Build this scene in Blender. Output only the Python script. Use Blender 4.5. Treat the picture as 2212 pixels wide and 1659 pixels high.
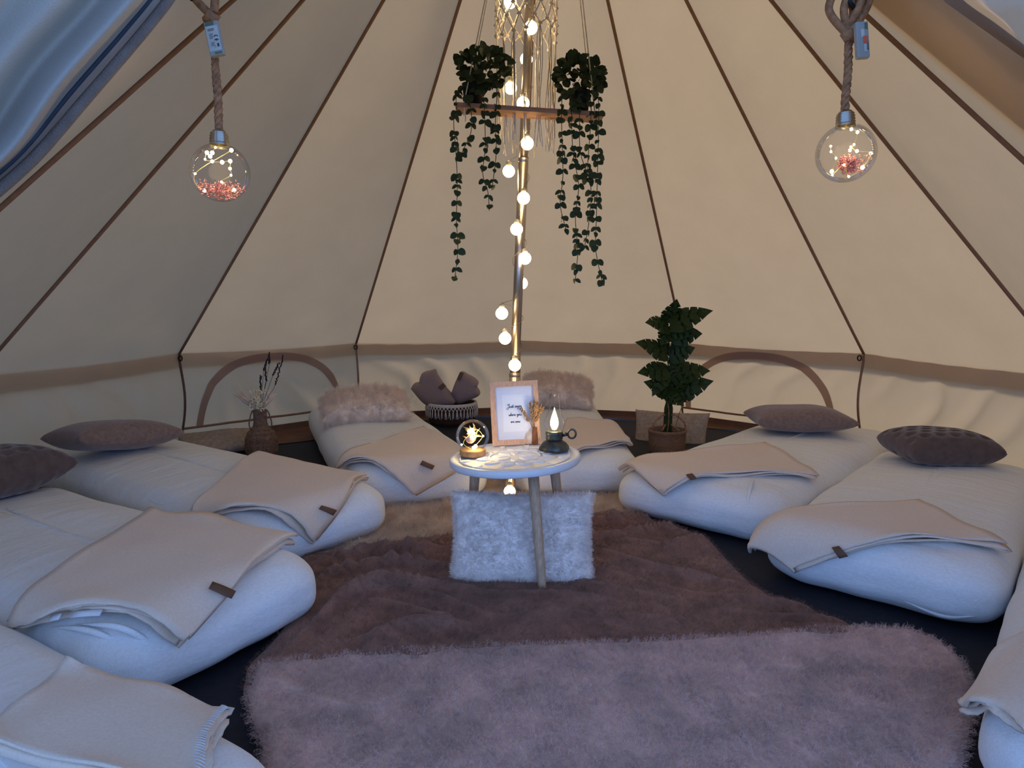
import bpy, bmesh, math, random
from math import sin, cos, pi, sqrt, atan2, radians
from mathutils import Vector, Matrix, noise

random.seed(7)
for o in list(bpy.data.objects):
    bpy.data.objects.remove(o)
SC = bpy.context.scene
COL = SC.collection

# ------------------------------------------------------------------ camera
PITCH, CAMH, CAMY, FPX = 0.12974558, 0.97223816, -3.11, 1500.0
cam = bpy.data.cameras.new('camera')
cam.sensor_width = 36.0
cam.lens = FPX / 2212.0 * 36.0
cam.clip_start = 0.02
camo = bpy.data.objects.new('camera', cam)
COL.objects.link(camo)
camo.location = (0, CAMY, CAMH)
camo.rotation_euler = (pi / 2 - PITCH, 0, 0)
SC.camera = camo

# ------------------------------------------------------------------ sky, sun, exposure
W = bpy.data.worlds.new('sky')
SC.world = W
W.use_nodes = True
wt = W.node_tree
wt.nodes.clear()
wo = wt.nodes.new('ShaderNodeOutputWorld')
wb = wt.nodes.new('ShaderNodeBackground')
wg = wt.nodes.new('ShaderNodeTexCoord')
wsep = wt.nodes.new('ShaderNodeSeparateXYZ')
wr = wt.nodes.new('ShaderNodeValToRGB')
wr.color_ramp.elements[0].position = 0.0
wr.color_ramp.elements[0].color = (0.24, 0.45, 1.0, 1)
wr.color_ramp.elements[1].position = 1.0
wr.color_ramp.elements[1].color = (0.03, 0.045, 0.08, 1)
we = wr.color_ramp.elements.new(0.38)
we.color = (0.10, 0.17, 0.34, 1)
wt.links.new(wg.outputs['Generated'], wsep.inputs[0])
wt.links.new(wsep.outputs['Z'], wr.inputs[0])
wt.links.new(wr.outputs[0], wb.inputs['Color'])
wb.inputs['Strength'].default_value = 3.9
wt.links.new(wb.outputs[0], wo.inputs[0])

sun = bpy.data.lights.new('evening_sun', 'SUN')
sun.energy = 3.7
sun.angle = radians(14)
sun.color = (0.94, 0.98, 1.0)
suno = bpy.data.objects.new('evening_sun', sun)
COL.objects.link(suno)
suno.location = (3, 6, 6)
suno.rotation_euler = (Vector((-0.55, -0.58, -0.50))).to_track_quat('-Z', 'Y').to_euler()

SC.view_settings.view_transform = 'Standard'
SC.view_settings.look = 'None'
SC.view_settings.exposure = 0.10
SC.view_settings.gamma = 1.0
SC.view_settings.use_curve_mapping = False

# ------------------------------------------------------------------ placing helpers (metres)
_F = Vector((0, cos(PITCH), -sin(PITCH)))
_U = Vector((0, sin(PITCH), cos(PITCH)))
_C = Vector((0, CAMY, CAMH))
def ray(x, y): return _F + Vector((1, 0, 0)) * ((x - 1106) / FPX) - _U * ((y - 829.5) / FPX)
def gz(x, y, z=0.0):
    d = ray(x, y); return _C + d * ((z - _C.z) / d.z)
def gy(x, y, Y):
    d = ray(x, y); return _C + d * ((Y - _C.y) / d.y)
def gd(x, y, D): return _C + ray(x, y) * D

# ------------------------------------------------------------------ materials
def lin(c):
    if isinstance(c, str):
        c = c.lstrip('#'); c = tuple(int(c[i:i + 2], 16) / 255 for i in (0, 2, 4))
        return tuple(v / 12.92 if v <= .04045 else ((v + .055) / 1.055) ** 2.4 for v in c)
    return c
def mat(name, col, rough=.8, metal=0., var=.12, scale=30., bump=.0, bscale=None, emit=None, estr=0., sheen=0., stretch=None, spec=.3):
    m = bpy.data.materials.new(name); m.use_nodes = True
    t = m.node_tree; b = t.nodes['Principled BSDF']
    col = lin(col)
    b.inputs['Roughness'].default_value = rough
    b.inputs['Metallic'].default_value = metal
    b.inputs['Specular IOR Level'].default_value = spec
    if sheen: b.inputs['Sheen Weight'].default_value = sheen
    tc = t.nodes.new('ShaderNodeTexCoord')
    src = tc.outputs['Object']
    if stretch:
        mp = t.nodes.new('ShaderNodeMapping'); mp.inputs['Scale'].default_value = stretch
        t.links.new(src, mp.inputs['Vector']); src = mp.outputs[0]
    n = t.nodes.new('ShaderNodeTexNoise'); n.inputs['Scale'].default_value = scale; n.inputs['Detail'].default_value = 4
    t.links.new(src, n.inputs['Vector'])
    r = t.nodes.new('ShaderNodeValToRGB')
    r.color_ramp.elements[0].position = .3; r.color_ramp.elements[1].position = .7
    r.color_ramp.elements[0].color = (*[v * (1 - var) for v in col], 1)
    r.color_ramp.elements[1].color = (*[min(1, v * (1 + var)) for v in col], 1)
    t.links.new(n.outputs['Fac'], r.inputs[0]); t.links.new(r.outputs[0], b.inputs['Base Color'])
    if bump:
        n2 = t.nodes.new('ShaderNodeTexNoise'); n2.inputs['Scale'].default_value = bscale or scale; n2.inputs['Detail'].default_value = 3
        t.links.new(src, n2.inputs['Vector'])
        bp = t.nodes.new('ShaderNodeBump'); bp.inputs['Strength'].default_value = bump; bp.inputs['Distance'].default_value = .01
        t.links.new(n2.outputs['Fac'], bp.inputs['Height']); t.links.new(bp.outputs[0], b.inputs['Normal'])
    if emit:
        b.inputs['Emission Color'].default_value = (*lin(emit), 1); b.inputs['Emission Strength'].default_value = estr
    return m
def canvas_mat(name, col, trans, mixf=.5):
    m = bpy.data.materials.new(name); m.use_nodes = True
    t = m.node_tree; t.nodes.clear()
    out = t.nodes.new('ShaderNodeOutputMaterial'); d = t.nodes.new('ShaderNodeBsdfDiffuse'); tr = t.nodes.new('ShaderNodeBsdfTranslucent')
    mx = t.nodes.new('ShaderNodeMixShader'); mx.inputs[0].default_value = mixf
    tc = t.nodes.new('ShaderNodeTexCoord'); n = t.nodes.new('ShaderNodeTexNoise'); n.inputs['Scale'].default_value = 5; n.inputs['Detail'].default_value = 6
    t.links.new(tc.outputs['Object'], n.inputs['Vector'])
    for bs, c in ((d, col), (tr, trans)):
        r = t.nodes.new('ShaderNodeValToRGB')
        r.color_ramp.elements[0].color = (*[v * .94 for v in c], 1); r.color_ramp.elements[1].color = (*[min(1, v * 1.06) for v in c], 1)
        t.links.new(n.outputs['Fac'], r.inputs[0]); t.links.new(r.outputs[0], bs.inputs['Color'])
    wv = t.nodes.new('ShaderNodeTexNoise'); wv.inputs['Scale'].default_value = 260; wv.inputs['Detail'].default_value = 1
    t.links.new(tc.outputs['Object'], wv.inputs['Vector'])
    bp = t.nodes.new('ShaderNodeBump'); bp.inputs['Strength'].default_value = .25; bp.inputs['Distance'].default_value = .004
    t.links.new(wv.outputs['Fac'], bp.inputs['Height'])
    t.links.new(bp.outputs[0], d.inputs['Normal'])
    t.links.new(d.outputs[0], mx.inputs[1]); t.links.new(tr.outputs[0], mx.inputs[2]); t.links.new(mx.outputs[0], out.inputs[0])
    return m
def glass_mat(name, tint=(1, 1, 1)):
    # thin-walled glass: clear with a Fresnel reflection
    m = bpy.data.materials.new(name); m.use_nodes = True
    t = m.node_tree; t.nodes.clear()
    out = t.nodes.new('ShaderNodeOutputMaterial'); g = t.nodes.new('ShaderNodeBsdfGlossy'); tr = t.nodes.new('ShaderNodeBsdfTransparent')
    g.inputs['Roughness'].default_value = .03; tr.inputs['Color'].default_value = (*tint, 1)
    lw = t.nodes.new('ShaderNodeLayerWeight'); lw.inputs['Blend'].default_value = .16
    mx = t.nodes.new('ShaderNodeMixShader')
    mm = t.nodes.new('ShaderNodeMath'); mm.operation = 'MULTIPLY'; mm.inputs[1].default_value = .6; t.links.new(lw.outputs['Fresnel'], mm.inputs[0]); t.links.new(mm.outputs[0], mx.inputs[0]); t.links.new(tr.outputs[0], mx.inputs[1]); t.links.new(g.outputs[0], mx.inputs[2])
    t.links.new(mx.outputs[0], out.inputs[0])
    return m

CANVAS = canvas_mat('canvas', (.62, .49, .37), (.42, .268, .140))
FLAPC = canvas_mat('door_canvas', (.50, .48, .45), (.30, .22, .13), .25)
TAPE = mat('seam_tape', (.25, .135, .085), .85, var=.1)
TRIM = canvas_mat('window_trim', (.42, .29, .23), (.44, .28, .18))
NAVY = mat('groundsheet', (.012, .014, .022), .7, var=.2, scale=40, bump=.2)
MUD = mat('mud_wall', (.17, .085, .05), .75, var=.18, scale=9, bump=.15)
EARTH = mat('grass_ground', (.10, .13, .05), .95, var=.4, scale=4, bump=.5)
SHEET = mat('linen_sheet', (.79, .80, .80), .9, var=.07, scale=90, bump=.75, bscale=5, stretch=(1, 3.2, 3.2))
FELT = mat('felt_blanket', (.75, .61, .49), .95, var=.05, scale=160, bump=.12, bscale=200, sheen=.15)
LEATHER = mat('leather_tag', (.13, .065, .04), .6, var=.15)
LABELW = mat('care_label', (.7, .7, .7), .8)
METAL = mat('steel_pole', (.42, .35, .30), .32, metal=.9, var=.25, scale=6, stretch=(30, 30, 1.5), spec=.5)
BLACK = mat('black_plastic', (.008, .008, .009), .5)
GREENC = mat('pole_cable', (.20, .16, .11), .5)
BULBM = mat('lit_globe', (.9, .8, .6), .4, emit=(1.0, .74, .36), estr=16)
SOCK = mat('clear_socket', (.5, .45, .35), .3)
WOOD = mat('pale_wood', (.50, .34, .22), .55, var=.2, scale=14, stretch=(12, 12, 1.2), bump=.05)
SHELFW = mat('shelf_wood', (.36, .19, .12), .6, var=.25, scale=16, stretch=(1, 14, 14))
FRAMEW = mat('frame_oak', (.62, .36, .21), .5, var=.16, scale=30, stretch=(8, 8, 1))
WHITEP = mat('white_paint', (.80, .79, .80), .45, var=.03)
PAPER = mat('mount_card', (.72, .72, .76), .8, var=.02)
PAPER2 = mat('print_paper', (.80, .80, .82), .8, var=.02)
INK = mat('ink', (.05, .05, .06), .8)
CORD = mat('cotton_cord', (.68, .60, .53), .9, var=.15, scale=80)
JUTE = mat('jute_rope', (.34, .165, .08), .9, var=.35, scale=60, bump=.4, bscale=200)
WICKER = mat('wicker', (.20, .115, .07), .8, var=.4, scale=70)
SEAGR = mat('jute_pot', (.24, .14, .085), .9, var=.35, scale=50, stretch=(1, 1, 8), bump=.4, bscale=50)
BASKW = mat('dark_basket', (.075, .034, .022), .85, var=.4, scale=40, stretch=(1, 1, 10), bump=.4, bscale=60)
TAUPE = mat('taupe_felt', (.29, .20, .175), .95, var=.08, scale=90, sheen=.2)
LEAF = mat('eucalyptus_leaf', (.028, .046, .014), .6, var=.35, scale=25)
STEM = mat('green_stem', (.018, .028, .014), .7)
MONST = mat('monstera_leaf', (.018, .036, .007), .55, var=.4, scale=12, spec=.2)
POTB = mat('black_pot', (.006, .006, .008), .7)
FURB = mat('fur_tan', (.84, .67, .52), .9, var=.2, scale=20)
RUGM = mat('rug_fur', (.80, .57, .41), .95, var=.35, scale=9)
RUGB = mat('rug_backing', (.52, .46, .40), .95)
DTHROW = mat('dark_fleece', (.235, .12, .085), .95, var=.3, scale=12, sheen=.2)
SKYTHROW = mat('skylit_fleece', (.64, .46, .41), .95, var=.22, scale=9, sheen=.2)  # same fleece colour as dark throw, with skylight and pile lay painted in lighter
PILD = mat('dark_pillow', (.105, .066, .053), .9, var=.2, scale=40, sheen=.3)
PILB = mat('brown_pillow', (.22, .14, .105), .9, var=.18, scale=60, sheen=.3)
PILBEI = mat('beige_pillow', (.36, .285, .225), .95, var=.18, scale=40)
PILSPOT = mat('beige_spots', (.17, .12, .09), .95)
CUSH = mat('white_fur', (.88, .78, .72), .95, var=.16, scale=26)
GLASS = glass_mat('clear_glass')
CAPM = mat('bulb_cap', (.45, .42, .35), .28, metal=1, var=.1)
LEDM = mat('led', (1, .9, .6), .4, emit=(1.0, .80, .34), estr=28)
LEDWIRE = mat('copper_wire', (.75, .6, .25), .35, metal=.6, emit=(1.0, .7, .2), estr=.25)
PINK = mat('dried_pink', (.46, .19, .20), .9, var=.5, scale=90)
YELD = mat('dried_yellow', (.5, .36, .14), .9, var=.4, scale=80)
BATT = mat('battery_case', (.30, .295, .27), .25, var=.05)
BATTG = mat('battery_inner', (.10, .13, .09), .5)
ORANGE = mat('orange_dot', (.6, .12, .06), .6)
WHITEB = mat('label_white', (.46, .45, .41), .6)
FLAME = mat('lantern_bulb', (1, .85, .5), .4, emit=(1.0, .78, .40), estr=26)
IRON = mat('antique_iron', (.085, .09, .08), .38, metal=.7, var=.6, scale=30, spec=.5)
BARK = mat('bark_base', (.36, .2, .09), .7, var=.25, scale=40)
BARKS = mat('dark_wood', (.20, .075, .035), .6, var=.4, scale=30, stretch=(10, 10, 1))
CERAM = mat('cream_ceramic', (.68, .56, .46), .35, var=.04)
WHEAT = mat('dried_wheat', (.42, .24, .11), .9, var=.3, scale=60)
PAMPAS = mat('pampas', (.70, .52, .38), .95, var=.2)
CREAMF = mat('cream_flower', (.80, .64, .40), .95, var=.2)
LAVEN = mat('dark_lavender', (.03, .022, .03), .9)

# ------------------------------------------------------------------ mesh helpers
class MB:
    def __init__(s): s.v = []; s.f = []
    def add(s, vs, fs):
        o = len(s.v); s.v += [Vector(v) for v in vs]; s.f += [tuple(i + o for i in f) for f in fs]; return s
    def box(s, c, d, rot=None):
        c = Vector(c); hx, hy, hz = d[0] / 2, d[1] / 2, d[2] / 2
        vs = [Vector((x, y, z)) for x in (-hx, hx) for y in (-hy, hy) for z in (-hz, hz)]
        if rot is not None: vs = [rot @ v for v in vs]
        return s.add([c + v for v in vs], [(0, 1, 3, 2), (4, 6, 7, 5), (0, 4, 5, 1), (2, 3, 7, 6), (0, 2, 6, 4), (1, 5, 7, 3)])
    def tube(s, pts, r, seg=8, closed=False, caps=True):
        pts = [Vector(p) for p in pts]; n = len(pts)
        rs = r if isinstance(r, (list, tuple)) else [r] * n
        vs = []; a = None
        for i, p in enumerate(pts):
            if closed: t = pts[(i + 1) % n] - pts[i - 1]
            else: t = pts[min(i + 1, n - 1)] - pts[max(i - 1, 0)]
            if t.length < 1e-9: t = Vector((0, 0, 1))
            t.normalize()
            if a is None:
                a = t.orthogonal().normalized()
            else:
                a = a - t * a.dot(t)
                a = a.normalized() if a.length > 1e-6 else t.orthogonal().normalized()
            b = t.cross(a)
            for k in range(seg):
                an = 2 * pi * k / seg
                vs.append(p + (a * cos(an) + b * sin(an)) * rs[i])
        fs = []
        for i in range(n if closed else n - 1):
            j = (i + 1) % n
            for k in range(seg):
                k2 = (k + 1) % seg
                fs.append((i * seg + k, i * seg + k2, j * seg + k2, j * seg + k))
        if caps and not closed:
            fs.append(tuple(range(seg))[::-1]); fs.append(tuple((n - 1) * seg + k for k in range(seg)))
        return s.add(vs, fs)
    def lathe(s, prof, c=(0, 0, 0), seg=32, fn=None):
        c = Vector(c); vs = []; n = len(prof)
        for i, (r, z) in enumerate(prof):
            for k in range(seg):
                an = 2 * pi * k / seg
                rr = r if fn is None else fn(r, z, an, i)
                vs.append(c + Vector((rr * cos(an), rr * sin(an), z)))
        fs = []
        for i in range(n - 1):
            for k in range(seg):
                k2 = (k + 1) % seg
                fs.append((i * seg + k, i * seg + k2, (i + 1) * seg + k2, (i + 1) * seg + k))
        return s.add(vs, fs)
    def sphere(s, c, r, seg=12, rings=8, sc=(1, 1, 1)):
        prof = [(r * sin(pi * i / rings) + 1e-5, -r * cos(pi * i / rings)) for i in range(rings + 1)]
        o = len(s.v); s.lathe(prof, (0, 0, 0), seg)
        for i in range(o, len(s.v)):
            v = s.v[i]; s.v[i] = Vector(c) + Vector((v.x * sc[0], v.y * sc[1], v.z * sc[2]))
        return s
    def grid(s, fn, nu, nv):
        vs = [fn(i / nu, j / nv) for i in range(nu + 1) for j in range(nv + 1)]
        fs = [(i * (nv + 1) + j, (i + 1) * (nv + 1) + j, (i + 1) * (nv + 1) + j + 1, i * (nv + 1) + j + 1) for i in range(nu) for j in range(nv)]
        return s.add(vs, fs)
    def data(s, name, m, smooth=True, off=(0, 0, 0)):
        me = bpy.data.meshes.new(name); off = Vector(off)
        me.from_pydata([tuple(v - off) for v in s.v], [], s.f)
        me.validate(); me.update()
        if m: me.materials.append(m)
        if smooth:
            me.polygons.foreach_set('use_smooth', [True] * len(me.polygons))
        return me
    def build(s, name, m, parent=None, smooth=True, world=True, loc=None):
        """verts are world points; the object's origin goes to loc (a top-level mesh) or to its parent's"""
        off = Vector((0, 0, 0))
        if world and parent is not None:
            o = parent
            while o is not None:
                off += o.location; o = o.parent
        if loc is not None: off = Vector(loc)
        ob = bpy.data.objects.new(name, s.data(name, m, smooth, off)); COL.objects.link(ob)
        if parent is not None: ob.parent = parent
        elif loc is not None: ob.location = loc
        return ob
def tag(o, label=None, cat=None, group=None, kind=None):
    if label: o['label'] = label
    if cat: o['category'] = cat
    if group: o['group'] = group
    if kind: o['kind'] = kind
    return o
def thing(name, label, cat, loc, group=None):
    o = bpy.data.objects.new(name, None); COL.objects.link(o); o.location = loc; o.empty_display_size = .05
    return tag(o, label, cat, group)
def struct(name, mb, m, smooth=True): return tag(mb.build(name, m, None, smooth), kind='structure')
def inst(name, me, parent, matrix):
    o = bpy.data.objects.new(name, me); COL.objects.link(o); o.parent = parent; o.matrix_local = matrix; return o
def solid(o, t, off=0.):
    md = o.modifiers.new('thickness', 'SOLIDIFY'); md.thickness = t; md.offset = off; return o
def catmull(pts, n=8):
    pts = [Vector(p) for p in pts]; out = []
    P = [pts[0] * 2 - pts[1]] + pts + [pts[-1] * 2 - pts[-2]]
    for i in range(1, len(P) - 2):
        for k in range(n):
            t = k / n
            out.append(.5 * ((2 * P[i]) + (P[i + 1] - P[i - 1]) * t + (2 * P[i - 1] - 5 * P[i] + 4 * P[i + 1] - P[i + 2]) * t * t + (3 * P[i] - P[i - 1] - 3 * P[i + 1] + P[i + 2]) * t ** 3))
    out.append(pts[-1]); return out
def fur(o, count, length, m, children=0, rough=.02, radius=.0009, droop=0., tang=0., seed=1, align=(0, 0, 0), clump=0., vg=None):
    o.data.materials.append(m)
    md = o.modifiers.new('pile', 'PARTICLE_SYSTEM'); ps = md.particle_system; st = ps.settings
    st.type = 'HAIR'; st.count = count; st.hair_step = 3; st.display_step = 2; st.render_step = 3
    st.use_advanced_hair = True
    st.hair_length = length
    st.factor_random = length * .12
    st.object_align_factor = [a * .25 for a in align]
    st.material = len(o.data.materials)
    st.emit_from = 'FACE'; st.use_modifier_stack = False
    st.root_radius = 1.; st.tip_radius = .25; st.radius_scale = radius
    if children:
        st.child_type = 'INTERPOLATED'; st.rendered_child_count = children; st.child_percent = 2
        st.clump_factor = clump; st.roughness_2 = rough; st.roughness_2_size = .6; st.child_length = .9
    if vg: ps.vertex_group_density = vg
    ps.seed = seed
    return st

# ================================================================== SETTING
X0, APX, RT, HT, ZE, N = .06, Vector((.135, 0, 3.267)), 2.49, 3.267, .597, 12
SKY0 = .02
def corner(k, z=ZE, r=RT):
    if abs(k) == 5:         # the door edges are pulled outwards to hold the doorway open
        f = r / RT; return Vector((-1.50 if k < 0 else 1.56, -2.30, z)) * 1 + Vector(((-.5 if k < 0 else .5) * (r - RT), -.8 * (r - RT), 0))
    a = radians(30 * k); return Vector((X0 + r * sin(a), r * cos(a), z))
def nz(p, s=1., seed=0.): return noise.noise(Vector(p) * s + Vector((seed, seed * 1.7, -seed)))
def wall_pt(k, s, t):
    """panel from corner k to k+1; s along, t 0 bottom .. 1 eave"""
    r = RT + .04 * (1 - t) - .05 * sin(pi * min(1, t * 1.05)) ** 1.3
    zb = .012
    z = zb + (ZE - zb) * t - .012 * sin(pi * s) * t          # the eave dips between the corners
    a = corner(k, z, r); b = corner(k + 1, z, r); p = a.lerp(b, s)
    n = (a + b - Vector((2 * X0, 0, a.z + b.z))).normalized(); n.z = 0
    q = s * 3 - t * 1.1 + (k % 3) * .7
    if k < 0: q = (1 - s) * 3 - t * 1.1 + (k % 3) * .5
    rid = (abs(sin(q * 4.2 + nz((s * 2, t * 2, k), 1.3) * 1.6))) ** 7
    amp = .030 * sin(pi * t) * sin(pi * s)
    p += n * (.02 * sin(pi * s) * sin(pi * t) + amp * rid + .006 * nz((p.x, p.y, p.z), 5, k) * sin(pi * s) * (1 - t ** 8))
    return p
def roof_pt(k, s, q):
    """q 0 apex .. 1 eave"""
    a = APX.lerp(corner(k), q); b = APX.lerp(corner(k + 1), q)
    p = a.lerp(b, s); p.z -= .012 * sin(pi * s) * q ** 8
    e1 = corner(k + 1) - corner(k); e2 = APX - corner(k); n = e1.cross(e2).normalized()
    if n.z < 0: n = -n
    d = .010 * nz((s * 1.5, q * 2.5, k * 3.1), 1.5) * sin(pi * s)
    for c, sx in ((corner(k), s), (corner(k + 1), 1 - s)):
        v = p - c; L = v.length + 1e-4
        ang = atan2(v.z, (Vector((v.x, v.y, 0)).length + 1e-5))
        d += .020 * math.exp(-((L - .35) / .35) ** 2) * sin(sx * pi) * sin(ang * 9 + sx / L * 4.0 + k) * min(1, sx * 4)
    d = d * min(1, (1 - q) * 22) - .03 * sin(pi * s) * sin(pi * q)
    return p + n * d
ground = struct('ground', MB().grid(lambda u, v: Vector(((u - .5) * 60, (v - .5) * 60, -.03)), 8, 8), EARTH)
struct('floor', MB().lathe([(.001, 0), (1.2, 0), (2.3, 0), (2.50, .0), (2.50, -.012), (.001, -.012)], (X0, 0, 0), 48), NAVY)
# roof: one canvas panel between each pair of seams, the two door panels only near the top
ceiling = bpy.data.objects.new('ceiling', None); COL.objects.link(ceiling); ceiling['kind'] = 'structure'
for k in range(-6, 6):
    qmax = .56 if k in (-6, 5) else 1.0
    MB().grid(lambda u, v, k=k, qmax=qmax: roof_pt(k, u, .004 + (qmax - .004) * v), 22, 40 if qmax == 1 else 20).build('roof_panel', CANVAS, ceiling)
MB().grid(lambda u, v: roof_pt(4, (.38 + .10 * v) + (.64 - .10 * v) * u, .25 + .75 * v) + Vector((.02, .0, .03)), 10, 24).build('door_canvas_layer', CANVAS, ceiling)
for k in range(-4, 5):
    pts = []
    for i in range(13):
        q = .01 + .99 * i / 12
        p = APX.lerp(corner(k), q); inn = (Vector((X0, 0, ZE)) - p); inn.normalize()
        pts.append((p + inn * .008, p))
    mb = MB()
    for i, (p, _) in enumerate(pts[:-1]): pass
    mb.tube([p for p, _ in pts], .0085, 6)
    mb.build('seam_tape', TAPE, ceiling)
for k in range(-5, 5):      # valance: a loose strip hanging outside below the eave, one per panel
    def val(u, v, k=k):
        p = wall_pt(k, u, 1).lerp(wall_pt(k, u, 1), 0); o = Vector((p.x - X0, p.y, 0)).normalized()
        return Vector((p.x, p.y, ZE + .01 - .012 * sin(pi * u))) + o * (.015 + .025 * v + .003 * sin(u * 40 + k)) - Vector((0, 0, .095 * v))
    MB().grid(val, 24, 3).build('valance', CANVAS, ceiling)
# walls
WALLS = {'wall_left': range(-5, -2), 'wall_back': range(-2, 2), 'wall_right': range(2, 5)}
for nm, ks in WALLS.items():
    root = bpy.data.objects.new(nm, None); COL.objects.link(root); root['kind'] = 'structure'
    for k in ks:
        MB().grid(lambda u, v, k=k: wall_pt(k, u, v), 40, 18).build('wall_panel', CANVAS, root)
    for k in list(ks) + ([ks[-1] + 1] if nm != 'wall_back' else []):
        if nm == 'wall_right' and k == 2: pass
        pts = [wall_pt(k if k < 5 else 4, 0. if k < 5 else 1., i / 12) for i in range(13)]
        pts = [p + (Vector((X0, 0, p.z)) - p).normalized() * .006 for p in pts]
        MB().tube(pts, .0075, 6).build('seam_tape', TAPE, root)
        hk = corner(k); inn = (Vector((X0, 0, hk.z)) - hk).normalized(); sd = Vector((-inn.y, inn.x, 0))
        c = hk + inn * .03 + Vector((0, 0, -.028)) + sd * (-.012)
        ring = [c + sd * cos(t) * .013 + Vector((0, 0, 1)) * sin(t) * .016 for t in [i * 2 * pi / 14 for i in range(14)]]
        h = MB().tube(ring, .004, 6, closed=True); h.build('eave_hook', BLACK, root)
        MB().tube([hk + inn * .002, hk + inn * .02 + Vector((0, 0, -.01)), c + Vector((0, 0, .016))], .004, 5).build('hook_loop', CANVAS, root)
# the two zipped-up arched windows in the back wall
def arch(name, k, s0, s1, t0, t1, flip):
    root = bpy.data.objects.new(name, None); COL.objects.link(root); root['kind'] = 'structure'
    def P(s, t, o=.012):
        p = wall_pt(k, s, t); return p + (Vector((X0, 0, p.z)) - p).normalized() * o
    sc, hw = (s0 + s1) / 2, (s1 - s0) / 2
    def ap(a, w):
        ex = 2.35
        c, s_ = cos(a), sin(a)
        x = abs(c) ** (2 / ex) * (1 if c > 0 else -1); y = abs(s_) ** (2 / ex)
        return P(sc + (hw - w * .5) * x, t0 + (t1 - t0 - w * 1.3) * y, .014)
    wv = .070
    MB().grid(lambda u, v: ap(pi * u, wv * v), 48, 2).build('zip_band', TRIM, root)
    lo = (0.0, .93) if not flip else (.0, .62)
    MB().tube([P(lo[0] + (lo[1] - lo[0]) * i / 16, t0 - .012, .012) for i in range(17)], .0075, 6).build('bottom_zip', TAPE, root)
    if flip:
        q = P(.50, t0, .02)
        MB().tube([q, q + Vector((0, 0, .05))], .007, 6).build('zip_pull', TAPE, root)
arch('window_1', -2, .06, .89, .19, .965, False)
arch('window_2', 1, .025, .89, .17, .965, True)
# brown mud wall: stands against the canvas and lies loosely on the floor
def mudr(a):
    d = math.degrees(a)
    return 2.36 - .38 * math.exp(-((d + 42) / 20) ** 2) - .10 * math.exp(-((d - 32) / 9) ** 2)
for nm, a0, a1 in (('baseboard_left', -150, -60), ('baseboard_back', -60, 60), ('baseboard_right', 60, 150)):
    def mud(u, v, a0=a0, a1=a1):
        a = radians(a0 + (a1 - a0) * u)
        seg = (a / radians(30)) % 1; chord = cos(radians(15)) / cos((seg - .5) * radians(30))
        rw = 2.485 * chord - .02; ri = mudr(a) + .012 * nz((a * 6, 1, 1), 1)
        if v < .3: r, z = rw, .055 * (1 - v / .3) + .006
        else: r, z = rw + (ri - rw) * (v - .3) / .7, .006 + .004 * nz((a * 9, v * 3, 0), 1)
        return Vector((X0 + r * sin(a), r * cos(a), max(z, .003)))
    struct(nm, MB().grid(mud, 70, 10), MUD)

# ------------------------------------------------------------------ door flaps at the near edge
door = bpy.data.objects.new('door_1', None); COL.objects.link(door); door['kind'] = 'structure'
ec = catmull([gd(400, -60, 1.60), gd(362, 0, 1.57), gd(300, 78, 1.53), (gd(182, 215, 1.45)), gd(82, 330, 1.40), gd(-8, 412, 1.35), gd(-120, 500, 1.30)], 8)
oc = catmull([gd(40, -420, 1.18), gd(-60, -300, 1.16), gd(-180, -140, 1.1), gd(-280, 0, 1.08), gd(-340, 150, 1.06), gd(-420, 260, 1.04), gd(-520, 420, 1.02)], 8)
nrm = (gd(0, 0, 1.) - _C).normalized()
def flap(u, v):
    i = u * (len(ec) - 1); a = int(min(i, len(ec) - 2)); f = i - a
    e = ec[a].lerp(ec[a + 1], f); o = oc[a].lerp(oc[a + 1], f)
    p = e.lerp(o, v)
    w = v * 22 + 1.2 * sin(u * 3.1) + 1.0 * nz((u * 2, v * 2, 0), 1.5)
    return p + nrm * (.045 * sin(w) * (1 + .5 * sin(v * 9)) * min(1, v * 8) + .02 * nz((u * 3, v * 5, 2), 1))
MB().grid(flap, 48, 90).build('door_flap', FLAPC, door)
MB().tube([p - nrm * .012 for p in ec], .011, 8).build('zip_edge', mat('zip_edge', (.22, .18, .16), .8, bump=.6, bscale=300), door)
MB().tube([flap(i / 40, .075) - nrm * .006 for i in range(41)], .004, 6).build('piping', mat('piping_dark', (.06, .07, .1), .8), door)
# right: outer canvas edge and rolled flap
def ribbon(a, b, name, m, bulge=.0, n=20):
    A = catmull(a, 6); B = catmull(b, 6); L = len(A) - 1
    def fn(u, v):
        i = u * L; k = int(min(i, L - 1)); f = i - k
        p = A[k].lerp(A[k + 1], f).lerp(B[k].lerp(B[k + 1], f), v)
        return p - (p - _C).normalized() * bulge * sin(pi * v)
    return MB().grid(fn, L, n).build(name, m, door)
ribbon([gd(1955, -80, 1.72), gd(2036, 0, 1.67), gd(2120, 72, 1.62), gd(2212, 140, 1.57), gd(2330, 218, 1.5)],
       [gd(2000, -90, 1.60), gd(2085, -5, 1.56), gd(2160, 52, 1.52), gd(2225, 105, 1.47), gd(2340, 190, 1.4)], 'door_flap', FLAPC, -.02)
ribbon([gd(2000, -90, 1.60), gd(2075, -5, 1.55), gd(2150, 50, 1.50), gd(2225, 106, 1.46), gd(2340, 190, 1.4)],
       [gd(2090, -110, 1.52), gd(2135, 0, 1.44), gd(2180, 50, 1.40), gd(2222, 108, 1.38), gd(2330, 200, 1.34)], 'rolled_flap', CANVAS, .05)
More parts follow.
